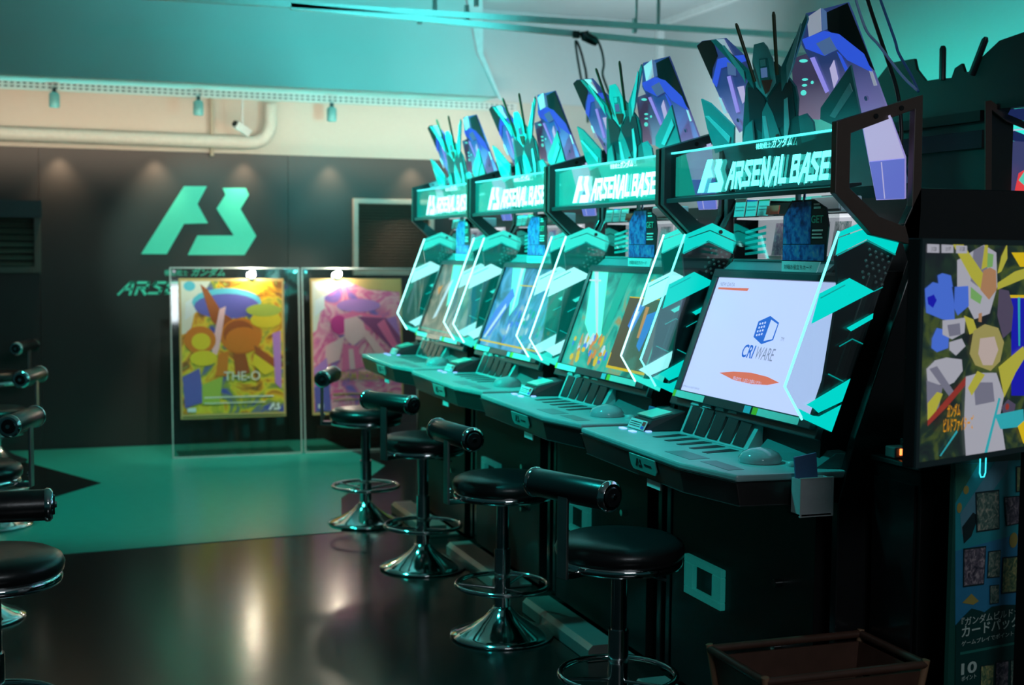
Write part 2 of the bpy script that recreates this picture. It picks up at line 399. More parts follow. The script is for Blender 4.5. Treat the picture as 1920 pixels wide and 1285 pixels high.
# ================================================================== ACRYLIC CARD STANDS
def card_stand(xa, xb, label, art_fn, third=False, y_b=9.535, y_t=9.66, zt=1.335):
    O = ((xa+xb)/2, y_b, 0)
    t = thing('card_stand', O, label, 'display stand', 'acrylic card stands by the back wall')
    u = Vector((0, y_t-y_b, zt)).normalized(); fr = Frame((xa, y_b, 0.004), (1,0,0), u); H = math.hypot(y_t-y_b, zt); Wd = xb-xa
    MB().prism([fr.p(0,0), fr.p(Wd,0), fr.p(Wd,H), fr.p(0,H)], fr.n*-.012).build('acrylic_sheet', M_glass2, t, O)
    ed = MB()
    for a0, b0, a1, b1 in ((0,0,.008,H),(Wd-.008,0,Wd,H),(0,H-.008,Wd,H),(0,0,Wd,.008)): ed.prism([fr.p(*q, .001) for q in rect(a0,b0,a1,b1)], fr.n*-.014)
    ed.build('edge', pm('acrylic_edge', (.55,.62,.60), .2), t, O)
    MB().box((xa+.05, y_b+.02, 0.004), (xb-.05, y_b+.30, .016)).build('foot', M_glass2, t, O)
    for a in (.03, Wd-.03): MB().tube([fr.p(a, H-.03, .006), fr.p(a, H-.03, -.018)], .012, 12).build('bolt', M_chrome, t, O)
    # card
    cx0, cx1, cz0, cz1 = .06, Wd-.115, .27, 1.262
    c = MB().prism([fr.p(*q, .004) for q in rect(cx0, cz0, cx1, cz1)], fr.n*.004)
    return t, O, fr, c, (cx0, cz0, cx1, cz1)
gold = flat('gold_print', (.62,.42,.16)); cream = flat('cream_print', (.85,.80,.70)); white = flat('white_print', (.85,.85,.88))
orange = flat('orange_print', (.75,.22,.02)); rust = flat('rust_print', (.42,.10,.02)); yellow = flat('yellow_print', (.85,.65,.03)); lime = flat('lime_print', (.45,.55,.08))
cyan = flat('cyan_print', (.12,.55,.70)); indigo = flat('indigo_print', (.14,.13,.50)); pink = flat('pink_print', (.98,.20,.44)); rose = flat('pale_pink_print', (1.0,.58,.64)); mag = flat('magenta_print', (.75,.04,.30)); plum = flat('plum_print', (.35,.08,.25)); lilac = flat('lilac_print', (.55,.25,.70)); ink = flat('dark_ink', (.02,.02,.025))
def frac(items, R):
    x0, z0, x1, z1 = R
    return [([(x0+a*(x1-x0), z0+b*(z1-z0)) for a, b in p], m) for p, m in items]
sw1 = swirl('gold_card_art', [(.30,(.08,.10,.48)),(.41,(.30,.34,.05)),(.49,(.90,.68,.04)),(.55,(.80,.34,.02)),(.62,(.22,.08,.02)),(.70,(.55,.62,.10)),(.8,(.12,.40,.62))], 4.5)
sw2 = swirl('pink_card_art', [(.32,(.30,.18,.62)),(.43,(.90,.22,.45)),(.50,(.98,.50,.60)),(.57,(.85,.12,.38)),(.66,(.98,.62,.66)),(.8,(.55,.2,.6))], 4.5)
t, O, fr, c, R = card_stand(.845, 1.757, 'acrylic stand with a gold and orange poster card, left of the pair', None)
c.build('card', gold, t, O)
it = [(rect(.02,.02,.98,.98), sw1), ([(.02,.98),(.30,.98),(.16,.80),(.10,.62),(.02,.60)], cream), (ngon(.10,.945,.055,.035), cyan), ([(.05,.70),(.18,.77),(.18,.88),(.06,.83)], white),
  (ngon(.45,.83,.33,.10), cyan), (ngon(.45,.80,.31,.09), indigo), ([(.20,.96),(.27,.92),(.40,.76),(.55,.68),(.42,.60),(.30,.70)], rust),
  (ngon(.58,.585,.20,.13), orange), (ngon(.56,.60,.15,.10), rust), (ngon(.60,.56,.17,.09), orange), ([(.38,.78),(.44,.80),(.37,.50),(.31,.40),(.30,.52)], rose), (ngon(.82,.70,.15,.06), yellow), (ngon(.80,.77,.17,.045), lime),
  (ngon(.19,.56,.15,.10), orange), (ngon(.20,.55,.09,.06), yellow), (ngon(.22,.43,.13,.055), yellow), ([(.36,.46),(.46,.48),(.44,.30),(.33,.30)], orange), ([(.50,.46),(.62,.46),(.66,.32),(.52,.30)], rust), ([(.70,.52),(.93,.40),(.94,.33),(.72,.45)], rust), ([(.70,.46),(.92,.34),(.80,.30),(.68,.38)], yellow),
  ([(.02,.30),(.18,.36),(.22,.12),(.04,.08)], indigo), ([(.20,.24),(.40,.30),(.36,.10),(.20,.10)], lime), ([(.88,.60),(.96,.62),(.96,.20),(.90,.24)], lilac),
  (rect(.22,.145,.88,.155), cream), (rect(.22,.105,.80,.113), cream), (rect(.02,.02,.98,.035), gold), (rect(.06,.05,.14,.08), white)]
art('print', fr, frac(it, R), t, O, h0=.0085)
text('print', 'THE-O', fr, .36, .535, .255, .065, cream, t, O, h=.024, bold=.01)
for P in logo_polys(R[2]-.13, R[1]+.05, .09, .05): art('print', fr, [(P, white)], t, O, h0=.024)
t, O, fr, c, R = card_stand(1.775, 2.63, 'acrylic stand with a pink poster card, right of the pair', None)
c.build('card', gold, t, O)
it = [(rect(.02,.02,.98,.98), sw2), ([(.02,.98),(.40,.98),(.14,.86),(.06,.62),(.02,.60)], cream), (ngon(.10,.945,.055,.035), white), (ngon(.88,.945,.06,.035), gold), ([(.40,.98),(.98,.98),(.98,.90),(.62,.92)], gold), ([(.04,.72),(.15,.78),(.15,.88),(.05,.84)], white),
  (ngon(.52,.80,.24,.05), lilac), ([(.18,.70),(.45,.76),(.78,.72),(.70,.62),(.30,.58)], pink), (ngon(.30,.66,.09,.07), mag), ([(.36,.70),(.55,.73),(.60,.58),(.45,.50),(.36,.56)], rose),
  ([(.50,.72),(.94,.70),(.99,.50),(.90,.46),(.70,.60)], plum), ([(.72,.66),(.80,.70),(.98,.46),(.94,.42)], pink), ([(.82,.70),(.93,.72),(.98,.56)], lilac), ([(.54,.60),(.60,.62),(.84,.42),(.76,.38)], rose), ([(.15,.50),(.36,.58),(.30,.40),(.14,.36)], rose), ([(.34,.52),(.50,.50),(.56,.34),(.32,.32)], pink), ([(.40,.48),(.45,.48),(.47,.33),(.41,.33)], rose),
  ([(.02,.34),(.16,.42),(.20,.20),(.03,.16)], lilac), ([(.02,.20),(.18,.26),(.20,.03),(.03,.03)], indigo), (rect(.22,.145,.88,.155), gold), (rect(.22,.105,.80,.113), gold), (rect(.06,.05,.12,.08), white)]
art('print', fr, frac(it, R), t, O, h0=.0085)
text('print', 'Z GUNDAM BIOSENSOR', fr, .10, .52, .58, .06, gold, t, O, h=.024, bold=.02)
t, O, fr, c, R = card_stand(2.66, 3.55, 'acrylic stand with a gold card half hidden behind the far cabinet', None)
c.build('card', gold, t, O)
art('print', fr, frac([(rect(.02,.02,.98,.98), sw1), ([(.02,.98),(.40,.98),(.14,.86),(.06,.62),(.02,.60)], cream), (ngon(.10,.945,.055,.035), white), (ngon(.2,.8,.12,.05), yellow), (ngon(.25,.6,.15,.12), orange)], R), t, O, h0=.0085)
# clip lamps on the stands
for px, lab in ((472,'bright clip lamp on the top edge of the gold card stand'), (633,'bright clip lamp on the top edge of the pink card stand')):
    p = at(px, 513, 1, 9.63)
    t = thing('clip_lamp', (p.x, p.y, p.z-.02), lab, 'lamp', 'clip lamps on the card stands')
    MB().box((-.02,-.01,-.02),(.02,.035,.012)).build('clip', M_dark, t)
    MB().lathe([(0,-.022),(.016,-.022),(.022,-.01),(.020,.012),(.0,.02)], (0,-.03,.02), 18).build('bulb', glow('lamp_bulb', (1,.86,.66), 240), t)

# ================================================================== ARCADE CABINET (nearest, then copies along the row)
PITCH_Y = 1.09
O1 = Vector((2.1, 3.63, 0))
YL, YR = 4.09, 3.163     # planes of the clear side fins
cab = thing('arcade_cabinet', O1, '', 'arcade machine', 'row of arcade cabinets')
def P(mb, name, mat, parent=None, bevel=0): return mb.build(name, mat, parent or cab, O1, bevel)
# body
prof = [(2.02,.03),(2.02,.80),(2.03,.96),(2.20,1.43),(2.33,1.43),(2.33,1.645),(2.70,1.645),(2.70,.03)]
body = P(MB().prism([(x, 3.185, z) for x, z in prof], (0, .885, 0)), 'body', M_black)
for ya in (3.10, 4.12):
    pr = [(2.035,.03),(2.035,.80),(2.085,.98),(2.255,1.46),(2.22,1.56),(2.27,1.66),(2.72,1.66),(2.72,.03)]
    P(MB().prism([(x, ya, z) for x, z in pr], (0, .03, 0)), 'side_panel', M_blackgl, bevel=.003)
# square teal coin-door frame and lock on the lower front
co = MB(); a, b = 3.69, 3.945
for q in (((2.0,a,.35),(2.019,b,.375)), ((2.0,a,.455),(2.019,b,.48)), ((2.0,a,.375),(2.019,a+.06,.455)), ((2.0,b-.06,.375),(2.019,b,.455))): co.box(*q)
P(co, 'coin_door_frame', pm('teal_plastic_frame', (.05,.42,.38), .4, emis=(.01,.22,.19), es=.3), bevel=.003)
P(MB().tube([(1.995,3.36,.52),(2.019,3.36,.52)], .012, 12), 'lock', M_chrome)
P(MB().tube([(1.995,3.36,.33),(2.019,3.36,.33)], .012, 12), 'lock', M_chrome)
# foot plate
fp = [(1.835,.003),(1.835,.045),(1.852,.062),(1.95,.062),(1.955,.012),(2.019,.012),(2.019,.003)]
P(MB().prism([(x, 3.27, z) for x, z in fp], (0, .70, 0)), 'foot_plate', pm('scuffed_foot_plate', (.34,.31,.29), .36, .6, var=.25, scale=8))
# console
plan = [(1.70,4.13),(1.685,3.36),(1.735,3.125),(2.09,3.105),(2.09,4.13)]
con = P(MB().prism([(x, y, .868) for x, y in plan], (0,0,.02)), 'console', M_console, bevel=.006)
und = MB(); lo = [(1.72,4.12),(1.705,3.37),(1.755,3.14),(2.018,3.115),(2.018,4.12)]
n = 5; V = [(x, y, .8675) for x, y in plan[:3]] + [(2.018,3.107,.8675),(2.018,4.128,.8675)] + [(x, y, .80) for x, y in lo]
und.add(V, [(0,1,2,3,4)[::-1], tuple(range(5,10))] + [(i,i+5,(i+1)%5+5,(i+1)%5) for i in range(5)][::1])
P(und, 'console_skirt', pm('dark_console_skirt', (.03,.028,.028), .3), bevel=.003)
# card rack
bl, br, tlv, trv = Vector((1.955,3.904,.889)), Vector((1.975,3.499,.889)), Vector((2.0,3.904,.992)), Vector((2.035,3.499,.99))
rk = P(MB().add([bl, br, trv, tlv, (2.16,3.904,.889),(2.16,3.47,.889),(2.12,3.499,.99),(2.10,3.904,.99)], [(0,1,2,3),(3,2,6,7),(4,7,6,5),(0,3,7,4),(1,5,6,2),(0,4,5,1)]), 'card_rack', M_console)
fr = Frame(bl, br-bl, tlv-bl); L = (br-bl).length; Hh = (tlv-bl).length; sw = L/5.4
for i in range(5):
    a0 = .016 + i*(L-.024)/5; a1 = a0 + (L-.024)/5 - .016
    MB().prism([fr.p(*q, .0008) for q in rect(a0, .008, a1, Hh*.86)], fr.n*.0012).build('slot', M_slot, rk, O1)
    MB().prism([fr.p(*q, -.004) for q in [(a0-.012,Hh*.9),(a1-.02,Hh*.9),(a1-.03,Hh*1.06),(a0,Hh*1.06)]], fr.n*.010).build('divider_tab', M_console, rk, O1)
# card grooves in front of the rack
gv = (1.835, 1.945)
for i in range(5):
    y1 = 3.885 - i*.085
    P(MB().prism([(gv[0], y1-.03, .8885), (gv[0]+.004, y1-.055, .8885), (gv[1]+.008, y1-.04, .8885), (gv[1], y1, .8885)], (0,0,.0012)), 'card_groove', M_slot)
# wedge right of rack + dome button
P(MB().add([(1.99,3.47,.889),(2.09,3.47,.889),(2.09,3.12,.889),(2.0,3.16,.889),(2.05,3.47,.95),(2.09,3.47,.95),(2.09,3.12,.93),(2.05,3.14,.93)], [(0,3,2,1),(4,5,6,7),(0,4,7,3),(1,2,6,5),(0,1,5,4),(3,7,6,2)]), 'console_wedge', pm('deep_teal_plastic', (.05,.16,.16), .4))
p = at(1425, 866, 2, .889)
P(MB().lathe([(.060,0),(.062,.012),(.052,.026),(.03,.037),(0,.042)], p, 24), 'dome_button', pm('glossy_grey_dome', (.32,.40,.42), .08))
P(MB().lathe([(.018,0),(.018,.012),(0,.014)], (p.x+.05,p.y-.09,.888), 14), 'small_button', M_console)
# blue lit keys
for i in range(4):
    q = at(1168+i*14+(i%2)*4, 806+(i%2)*6-3, 2, .8895)
    P(MB().box((q.x-.008,q.y-.017,.8885),(q.x+.008,q.y+.017,.892)), 'lit_key', glow('blue_key', (.25,.45,1), 1.6))
# control labels
for (xa, ya, xb, yb) in ((1.735,3.40,1.80,3.56), (1.75,3.20,1.80,3.36)):
    P(MB().box((xa,ya,.8884),(xb,yb,.8890)), 'control_label', pm('label_film', (.20,.26,.28), .3))
# front badge and price tag
ft = Frame((1.7035, 3.70, .80), (0,-1,0), (-.25,0,1))
bd = MB().prism([ft.p(*q, .001) for q in [(.0,.07),(.0,.035),(.012,.022),(.165,.022),(.18,.035),(.18,.07)]], ft.n*.004)
bd = P(bd, 'badge', pm('teal_badge', (.12,.45,.40), .4))
for Q in logo_polys(.035, .035, .05, .026): art('badge_mark', ft, [(Q, ink)], bd, O1, h0=.0055)
art('badge_mark', ft, [(rect(.10,.044,.15,.05), ink)], bd, O1, h0=.0055)
P(MB().box((1.712,3.54,.775),(1.716,3.63,.815)), 'price_tag', M_paper)
# screen
sT, sB = Vector((2.14, 0, 1.395)), Vector((2.005, 0, 1.02))
su = (sT - sB).normalized(); fs = Frame((sB.x, 4.0, sB.z), (0,-1,0), su); SW, SH = .80, (sT-sB).length
sc_ = P(MB().prism([fs.p(*q, -.012) for q in rect(-.075,-.05,SW+.03,SH+.035)], fs.n*-.02), 'screen_surround', M_dark, bevel=.003)
bz = MB()
for q in (rect(-.028,-.028,SW+.02,0), rect(-.028,SH,SW+.02,SH+.022), rect(-.028,0,0,SH), rect(SW,0,SW+.02,SH)): bz.prism([fs.p(*c, -.012) for c in q], fs.n*.02)
P(bz, 'screen_bezel', pm('dark_bezel', (.02,.04,.045), .3), bevel=.002)
for q, m in ((rect(-.009,-.026,.19,-.004), cream), (rect(-.028,-.026,-.01,-.004), yellow), (rect(.45,-.026,.49,-.004), cyan), (rect(.50,-.026,.529,-.004), yellow), (rect(.53,-.026,.76,-.004), cream)):
    art('bezel_sticker', fs, [(q, m)], sc_, O1, h0=.009)
# speaker cheeks behind the fins and studs
stud = []
for side, yy in ((0, YR+.012), (1, YL+.016)):
    ch = [at(x, y, 1, YR) for x, y in ((1570,545),(1565,480),(1625,452),(1672,478),(1650,540),(1618,640),(1556,808),(1530,790))]
    P(MB().prism([(q.x+.012, yy, q.z) for q in ch], (0, .012, 0)), 'speaker_cheek', pm('navy_cheek', (.008,.018,.026), .35))
    sp = MB()
    for r in range(6):
        for k in range(4):
            px = 1628 + k*11.5 - r*3.2 + (r % 2)*5; py = 468 + r*10.5 + k*4.5
            q = at(px, py, 1, YR); sp.lathe([(.0052,0),(.004,.003),(0,.004)], (q.x+.012, yy-.001, q.z), 8)
            for j in range(len(sp.v)-24, len(sp.v)):
                x, y, z = sp.v[j]; sp.v[j] = (x, yy - (z-q.z) - .0005, q.z + (y-(yy-.001)))
    tag(P(sp, 'speaker_stud', pm('grey_stud', (.30,.42,.42), .25, .5)), kind='stuff')
# clear side fins with teal bands
z4 = lambda x, y: at(1440 + x/2.92, 400 + y/2.92, 1, YR)
OUT = [(95,950),(190,1130),(340,1200),(400,1040),(520,700),(620,400),(690,220),(715,150),(700,100),(560,25),(390,100)]
BANDS = [[(390,100),(560,25),(700,100),(713,148),(545,70),(383,130)], [(382,136),(545,78),(711,156),(690,222),(535,142),(366,228)],
 [(276,440),(440,355),(575,427),(232,605)], [(425,628),(555,556),(570,548),(566,578),(448,646)], [(205,1048),(445,905),(400,1030),(270,1092),(245,1068)],
 [(160,1068),(240,1108),(275,1112),(395,1048),(342,1197),(192,1128)]]
LINES = [[(280,465),(415,393)], [(575,427),(620,405)], [(385,728),(455,688),(512,715)], [(325,880),(405,920)], [(372,232),(535,150),(690,228)]]
for yy, sgn in ((YR, -1), (YL, -1)):
    fin = P(MB().prism([Vector((q.x, yy-.004, q.z)) for q in (z4(*c) for c in OUT)], (0,.008,0)), 'side_fin', M_glass)
    for b in BANDS:
        MB().prism([Vector((q.x, yy-.0045, q.z)) for q in (z4(*c) for c in b)], (0,-.0015,0)).build('band', G_band, fin, O1)
    for ln in LINES:
        pts = [z4(*c) for c in ln]
        MB().tube([(q.x, yy-.006, q.z) for q in pts], .0018, 6).build('etched_line', M_band, fin, O1)
    pts = [z4(*c) for c in ((190,1130),(95,950),(390,100))]
    MB().tube([(q.x-.002, yy, q.z) for q in pts], .0034, 8).build('lit_edge', G_edge, fin, O1)
    q = z4(610, 85); MB().tube([(q.x, yy-.007, q.z), (q.x, yy-.012, q.z)], .007, 10).build('screw', M_slot, fin, O1)
# sign brackets (open C frames)
for ya in (3.10, 4.145):
    outer = [(2.0,1.64),(2.0,1.83),(2.27,1.912),(2.275,1.60),(2.27,1.50),(2.12,1.53)]
    inner = [(2.045,1.655),(2.045,1.80),(2.245,1.872),(2.245,1.60),(2.22,1.555),(2.14,1.58)]
    mb = MB(); N = 6; V = [(x, ya, z) for x, z in outer] + [(x, ya, z) for x, z in inner]; V += [(x, y+.025, z) for x, y, z in V]
    F = []
    for i in range(N):
        j = (i+1) % N; F += [(i,j,j+N,i+N), (i+2*N,i+3*N,j+3*N,j+2*N), (i,i+2*N,j+2*N,j), (i+N,j+N,j+3*N,i+3*N)]
    bk = P(mb.add(V, F), 'sign_bracket', M_brown if ya < 3.5 else M_dark, bevel=.002)
    for (x, z) in ((2.12,1.848),(2.20,1.873)): MB().tube([(x, ya-.0005, z),(x, ya-.004, z)], .007, 10).build('bolt', M_blackgl, bk, O1)
# lower sign rail and hood
P(MB().prism([(x, 3.125, z) for x, z in ((2.01,1.643),(2.01,1.658),(2.07,1.67),(2.10,1.672),(2.10,1.664),(2.06,1.655))], (0,1.02,0)), 'sign_rail', M_dark, bevel=.002)
P(MB().box((2.10,3.30,1.645),(2.13,3.75,1.655)), 'strip_light', glow('white_strip_light', (.75,.85,.9), .5))
# glass sign with lettering
sx = 2.026
P(MB().box((sx, 3.127, 1.660), (sx+.006, 4.143, 1.81)), 'sign_glass', acrylic('sign_glass', (.72,.93,.92), .05))
P(MB().box((sx-.002, 3.127, 1.810), (sx+.008, 4.143, 1.8155)), 'sign_glass_edge', glow('sign_edge', (.08,.85,.85), 1.6))
fg = Frame((sx-.001, 4.143, 1.652), (0,-1,0), (0,0,1))
pl, Wd = angular('ARSENAL BASE', .22, 1.14, .35)
c0 = fg.px(1363, 353); c1 = fg.px(1557, 337); ht = .074
it = [([(c0[0] + a/Wd*(c1[0]-c0[0]), .030 + b*ht) for a, b in p], G_sign) for p in pl]
sg = art('sign_lettering', fg, it, cab, O1, h0=.0005, dh=.00002, th=.002)
for q in logo_polys(fg.px(1309,356)[0], .018, fg.px(1357,350)[0]-fg.px(1309,356)[0], .105): art('sign_emblem', fg, [(q, G_sign)], cab, O1, h0=.0005, th=.002)
text('sign_lettering', '機動戦士', fg, fg.px(1418,290)[0], .135, fg.px(1446,290)[0]-fg.px(1418,290)[0], .018, G_sign, cab, O1, h=.002)
text('sign_lettering', 'ガンダム', fg, fg.px(1447,290)[0], .133, fg.px(1485,290)[0]-fg.px(1447,290)[0], .027, G_sign, cab, O1, h=.002, shear=.3, bold=.02)
# topper: printed boards leaning forward behind the sign glass
tilt_n = Vector((1, 0, .36)).normalized(); TP = Vector((2.225, 0, 1.68))
z1 = lambda x, y, off=0: atp(1180 + x*.389, y*.389, TP - tilt_n*off, tilt_n)
def board(name, poly, mat, off, th=.006, parent=None):
    return P(MB().prism([z1(*c, off) for c in poly], tilt_n*th), name, mat, parent)
def grad(name, c0, c1, zlo, zhi, es):
    m = bpy.data.materials.new(name); m.use_nodes = True; nt = m.node_tree; b = nt.nodes['Principled BSDF']; b.inputs['Roughness'].default_value = .3
    tc = nt.nodes.new('ShaderNodeTexCoord'); sp = nt.nodes.new('ShaderNodeSeparateXYZ'); mr = nt.nodes.new('ShaderNodeMapRange')
    mr.inputs[1].default_value = zlo; mr.inputs[2].default_value = zhi
    mx = nt.nodes.new('ShaderNodeMix'); mx.data_type = 'RGBA'; mx.inputs[6].default_value = c0+(1,); mx.inputs[7].default_value = c1+(1,)
    nt.links.new(tc.outputs['Object'], sp.inputs[0]); nt.links.new(sp.outputs[2], mr.inputs[0]); nt.links.new(mr.outputs[0], mx.inputs[0])
    nt.links.new(mx.outputs[2], b.inputs['Base Color']); nt.links.new(mx.outputs[2], b.inputs['Emission Color']); b.inputs['Emission Strength'].default_value = es
    return m
M_wing = grad('backlit_wing_print', (.42,.36,.78), (.03,.06,.20), 1.72, 2.02, .55)
M_lav = glow('backlit_lavender', (.55,.52,.85), .7); M_indg = glow('backlit_indigo', (.13,.17,.62), .8); M_blu = glow('backlit_blue', (.03,.10,.75), .8)
M_slate = glow('backlit_slate_blue', (.12,.25,.55), .45); M_wht = pm('pale_panel_print', (.75,.78,.85), .4, emis=(.6,.65,.8), es=.35); M_ink = pm('black_print', (.010,.014,.018), .4)
M_vio = glow('backlit_violet', (.30,.28,.85), .8)
wr = board('topper_wing', [(850,65),(1050,12),(1075,70),(1326,760),(1326,960),(1190,965),(1120,600),(960,450),(830,215)], M_wing, 0)
sub = lambda nm, poly, mat, off, par: MB().prism([z1(*c, off) for c in poly], tilt_n*.0018).build(nm, mat, par, O1)
sub('print', [(950,60),(1050,15),(1073,72),(1180,340),(1060,220),(955,145)], M_ink, .003, wr)
sub('print', [(855,85),(920,40),(925,150),(865,178)], M_wht, .0035, wr)
sub('print', [(925,38),(950,60),(955,140),(930,150)], M_slate, .0035, wr)
sub('print', [(832,190),(935,150),(1010,165),(1130,260),(1170,350),(1050,290),(1000,235),(940,270),(850,235)], M_blu, .004, wr)
sub('print', [(900,210),(965,178),(1000,240),(940,268)], M_slate, .005, wr)
sub('print', [(870,280),(890,275),(960,440),(945,450)], M_vio, .004, wr)
sub('print', [(965,330),(985,290),(1005,380),(985,425)], M_lav, .004, wr)
sub('print', [(1000,250),(1020,270),(1050,330),(1040,345)], M_blu, .004, wr)
sub('print', [(1155,340),(1170,345),(1192,412),(1178,415)], M_wht, .004, wr)
sub('print', [(1125,605),(1255,555),(1324,762),(1157,778)], M_lav, .004, wr)
sub('print', [(1157,782),(1324,766),(1324,958),(1190,962)], M_indg, .004, wr)
sub('print', [(1212,782),(1216,782),(1232,958),(1228,958)], M_lav, .005, wr)
q = z1(1148, 472, .004); MB().tube([q, q - tilt_n*.006], .007, 10).build('screw', M_chrome, wr, O1)
wl_ = board('topper_wing', [(325,220),(350,198),(460,185),(570,290),(590,590),(530,640),(440,480)], M_wing, 0)
sub('print', [(325,222),(350,200),(400,192),(425,270),(400,330),(395,380)], M_ink, .003, wl_)
sub('print', [(402,192),(455,188),(500,270),(478,285)], M_wht, .004, wl_)
sub('print', [(425,285),(470,275),(550,265),(562,295),(440,330),(420,420),(400,395)], M_blu, .004, wl_)
sub('print', [(470,300),(510,310),(512,365),(475,360)], M_slate, .005, wl_)
sub('print', [(470,370),(485,365),(530,540),(515,545)], M_vio, .004, wl_)
sub('print', [(520,420),(550,415),(560,480),(545,500)], M_lav, .004, wl_)
sub('print', [(430,470),(442,475),(472,545),(455,548)], M_wht, .004, wl_)
q = z1(530, 578, .004); MB().tube([q, q - tilt_n*.006], .007, 10).build('screw', M_chrome, wl_, O1)
# small lit panel between wing and crest
cp = board('topper_panel', [(780,285),(845,262),(960,450),(912,578),(800,560)], grad('backlit_mauve_panel', (.50,.42,.62), (.07,.06,.13), 1.78, 1.98, .5), .002)
for x, y, rx, ry in ((838,294,20,8),(845,384,14,6),(843,412,12,6),(838,448,13,13),(880,398,6,8)):
    sub('panel_light', ngon(x, y, rx, ry, 10), glow('teal_panel_light', (.1,.8,.7), .9), .004, cp)
# lower backboard behind the sign glass and shoulders
M_tb = pm('dark_teal_board', (.03,.16,.17), .45); M_tb2 = pm('mid_teal_board', (.08,.36,.38), .35); M_tb3 = pm('pale_teal_facet', (.38,.74,.78), .3); M_tb4 = pm('deep_teal_facet', (.015,.055,.07), .4)
bb = P(MB().prism([(2.262,3.14,1.675),(2.262,4.11,1.675),(2.20,4.11,1.84),(2.20,3.14,1.84)], (.006,0,0)), 'topper_backboard', M_tb)
sub('print', [(305,720),(392,690),(412,860),(318,868)], M_lav, .006, bb); sub('print', [(318,870),(412,862),(420,905),(322,935)], M_indg, .006, bb)
sub('print', [(880,745),(985,728),(985,745),(880,762)], M_tb3, .006, bb)
# abstract angular crest in the middle (plain faceted shield, crystal and blades)
off = .035
cr_ = board('topper_crest', [(545,640),(560,420),(600,330),(640,300),(700,300),(740,340),(800,420),(812,480),(808,560),(880,600),(890,670),(700,700),(545,690)], M_tb, off)
sub('facet', [(592,300),(600,215),(645,203),(665,225),(692,285),(705,400),(660,470),(612,420)], M_tb3, off+.003, cr_)
sub('facet', [(625,285),(665,280),(680,400),(655,450),(632,400)], M_tb2, off+.005, cr_)
sub('facet', [(628,290),(652,286),(655,318),(632,322)], M_tb3, off+.007, cr_)
sub('facet', [(632,330),(660,326),(664,372),(636,376)], M_slate, off+.007, cr_)
sub('facet', [(570,420),(612,425),(655,480),(640,640),(580,600)], M_tb4, off+.003, cr_)
sub('facet', [(780,400),(720,400),(668,478),(690,640),(800,560)], M_tb4, off+.003, cr_)
sub('facet', [(640,540),(662,490),(690,545),(740,690),(640,690)], M_tb2, off+.004, cr_)
sub('facet', [(640,560),(655,560),(680,690),(655,690)], M_tb3, off+.006, cr_)
sub('facet', [(745,480),(760,470),(770,600),(755,690),(745,690)], M_tb3, off+.006, cr_)
sub('facet', [(636,388),(688,384),(672,440),(655,455)], pm('brick_red_facet', (.35,.05,.04), .45), off+.008, cr_)
sub('facet', [(705,650),(716,646),(722,680),(708,682)], pm('brick_red_facet', (.35,.05,.04), .45), off+.008, cr_)
for poly in ([(392,195),(410,192),(582,350),(600,430),(575,395)], [(852,70),(858,95),(775,350),(735,440),(728,330)]):
    b = board('topper_blade', poly, M_tb2, off+.004)
    cx = sum(p[0] for p in poly)/5; cy = sum(p[1] for p in poly)/5
    sub('facet', [((x-cx)*.55+cx, (y-cy)*.78+cy) for x, y in poly], M_tb3, off+.008, b)
M_ol = pm('dark_olive_rod', (.06,.065,.03), .4)
for a, b in (((514,112),(605,395)), ((695,57),(712,360))):
    A, B = z1(*a, off+.012), z1(*b, off+.012); P(MB().tube([A, A+(B-A)*.05, B], [.003,.0055,.0055], 8), 'topper_rod', M_ol)
for poly, hi in (([(1065,315),(1112,555),(985,605),(920,575),(922,520)], [(1062,400),(1075,440),(990,570),(965,560)]), ([(345,478),(390,500),(505,612),(500,705),(415,740),(375,620)], [(365,560),(380,560),(485,660),(480,690)])):
    b = board('topper_shoulder', poly, M_tb2, off+.012); sub('facet', hi, M_tb3, off+.016, b)
    cx = sum(p[0] for p in poly)/len(poly); cy = sum(p[1] for p in poly)/len(poly)
for poly in ([(545,690),(560,610),(590,580),(600,690)], [(815,560),(850,548),(885,590),(895,670),(830,690)]):
    board('topper_shoulder', poly, M_tb2, off+.01)
# display case above the screen
cx_ = 2.20
dc = P(MB().box((cx_+.09, 3.39, 1.455), (cx_+.10, 4.01, 1.60)), 'display_case', glow('lit_case_back', (.52,.54,.60), .8))
MB().box((cx_+.0, 3.385, 1.4515),(cx_+.1, 4.015, 1.458)).build('case_shelf', pm('grey_shelf', (.25,.27,.28), .3), dc, O1)
MB().box((cx_+.002, 3.40, 1.588),(cx_+.098, 4.00, 1.594)).build('case_light', glow('case_light', (.9,.95,1), .8), dc, O1)
MB().box((cx_-.002, 3.385, 1.46),(cx_+.001, 4.015, 1.60)).build('case_window', M_glass, dc, O1)
P(MB().prism([(2.165,3.4,1.42),(2.205,3.4,1.452),(2.215,3.4,1.452),(2.18,3.4,1.415)], (0,.62,0)), 'case_ledge', pm('grey_ledge', (.18,.20,.22), .35))
P(MB().box((2.165,3.55,1.432),(2.185,3.575,1.455)), 'ledge_lock', M_chrome)
for k in range(5):  # teal strips drawn as the green reflections in the case
    y1 = 3.97 - k*.018
    MB().prism([(cx_+.03, 3.99, 1.47+k*.018), (cx_+.03, 3.86, 1.478+k*.02), (cx_+.03, 3.86, 1.488+k*.02), (cx_+.03, 3.99, 1.478+k*.018)], (.004,0,0)).build('painted_reflection', M_band, dc, O1)

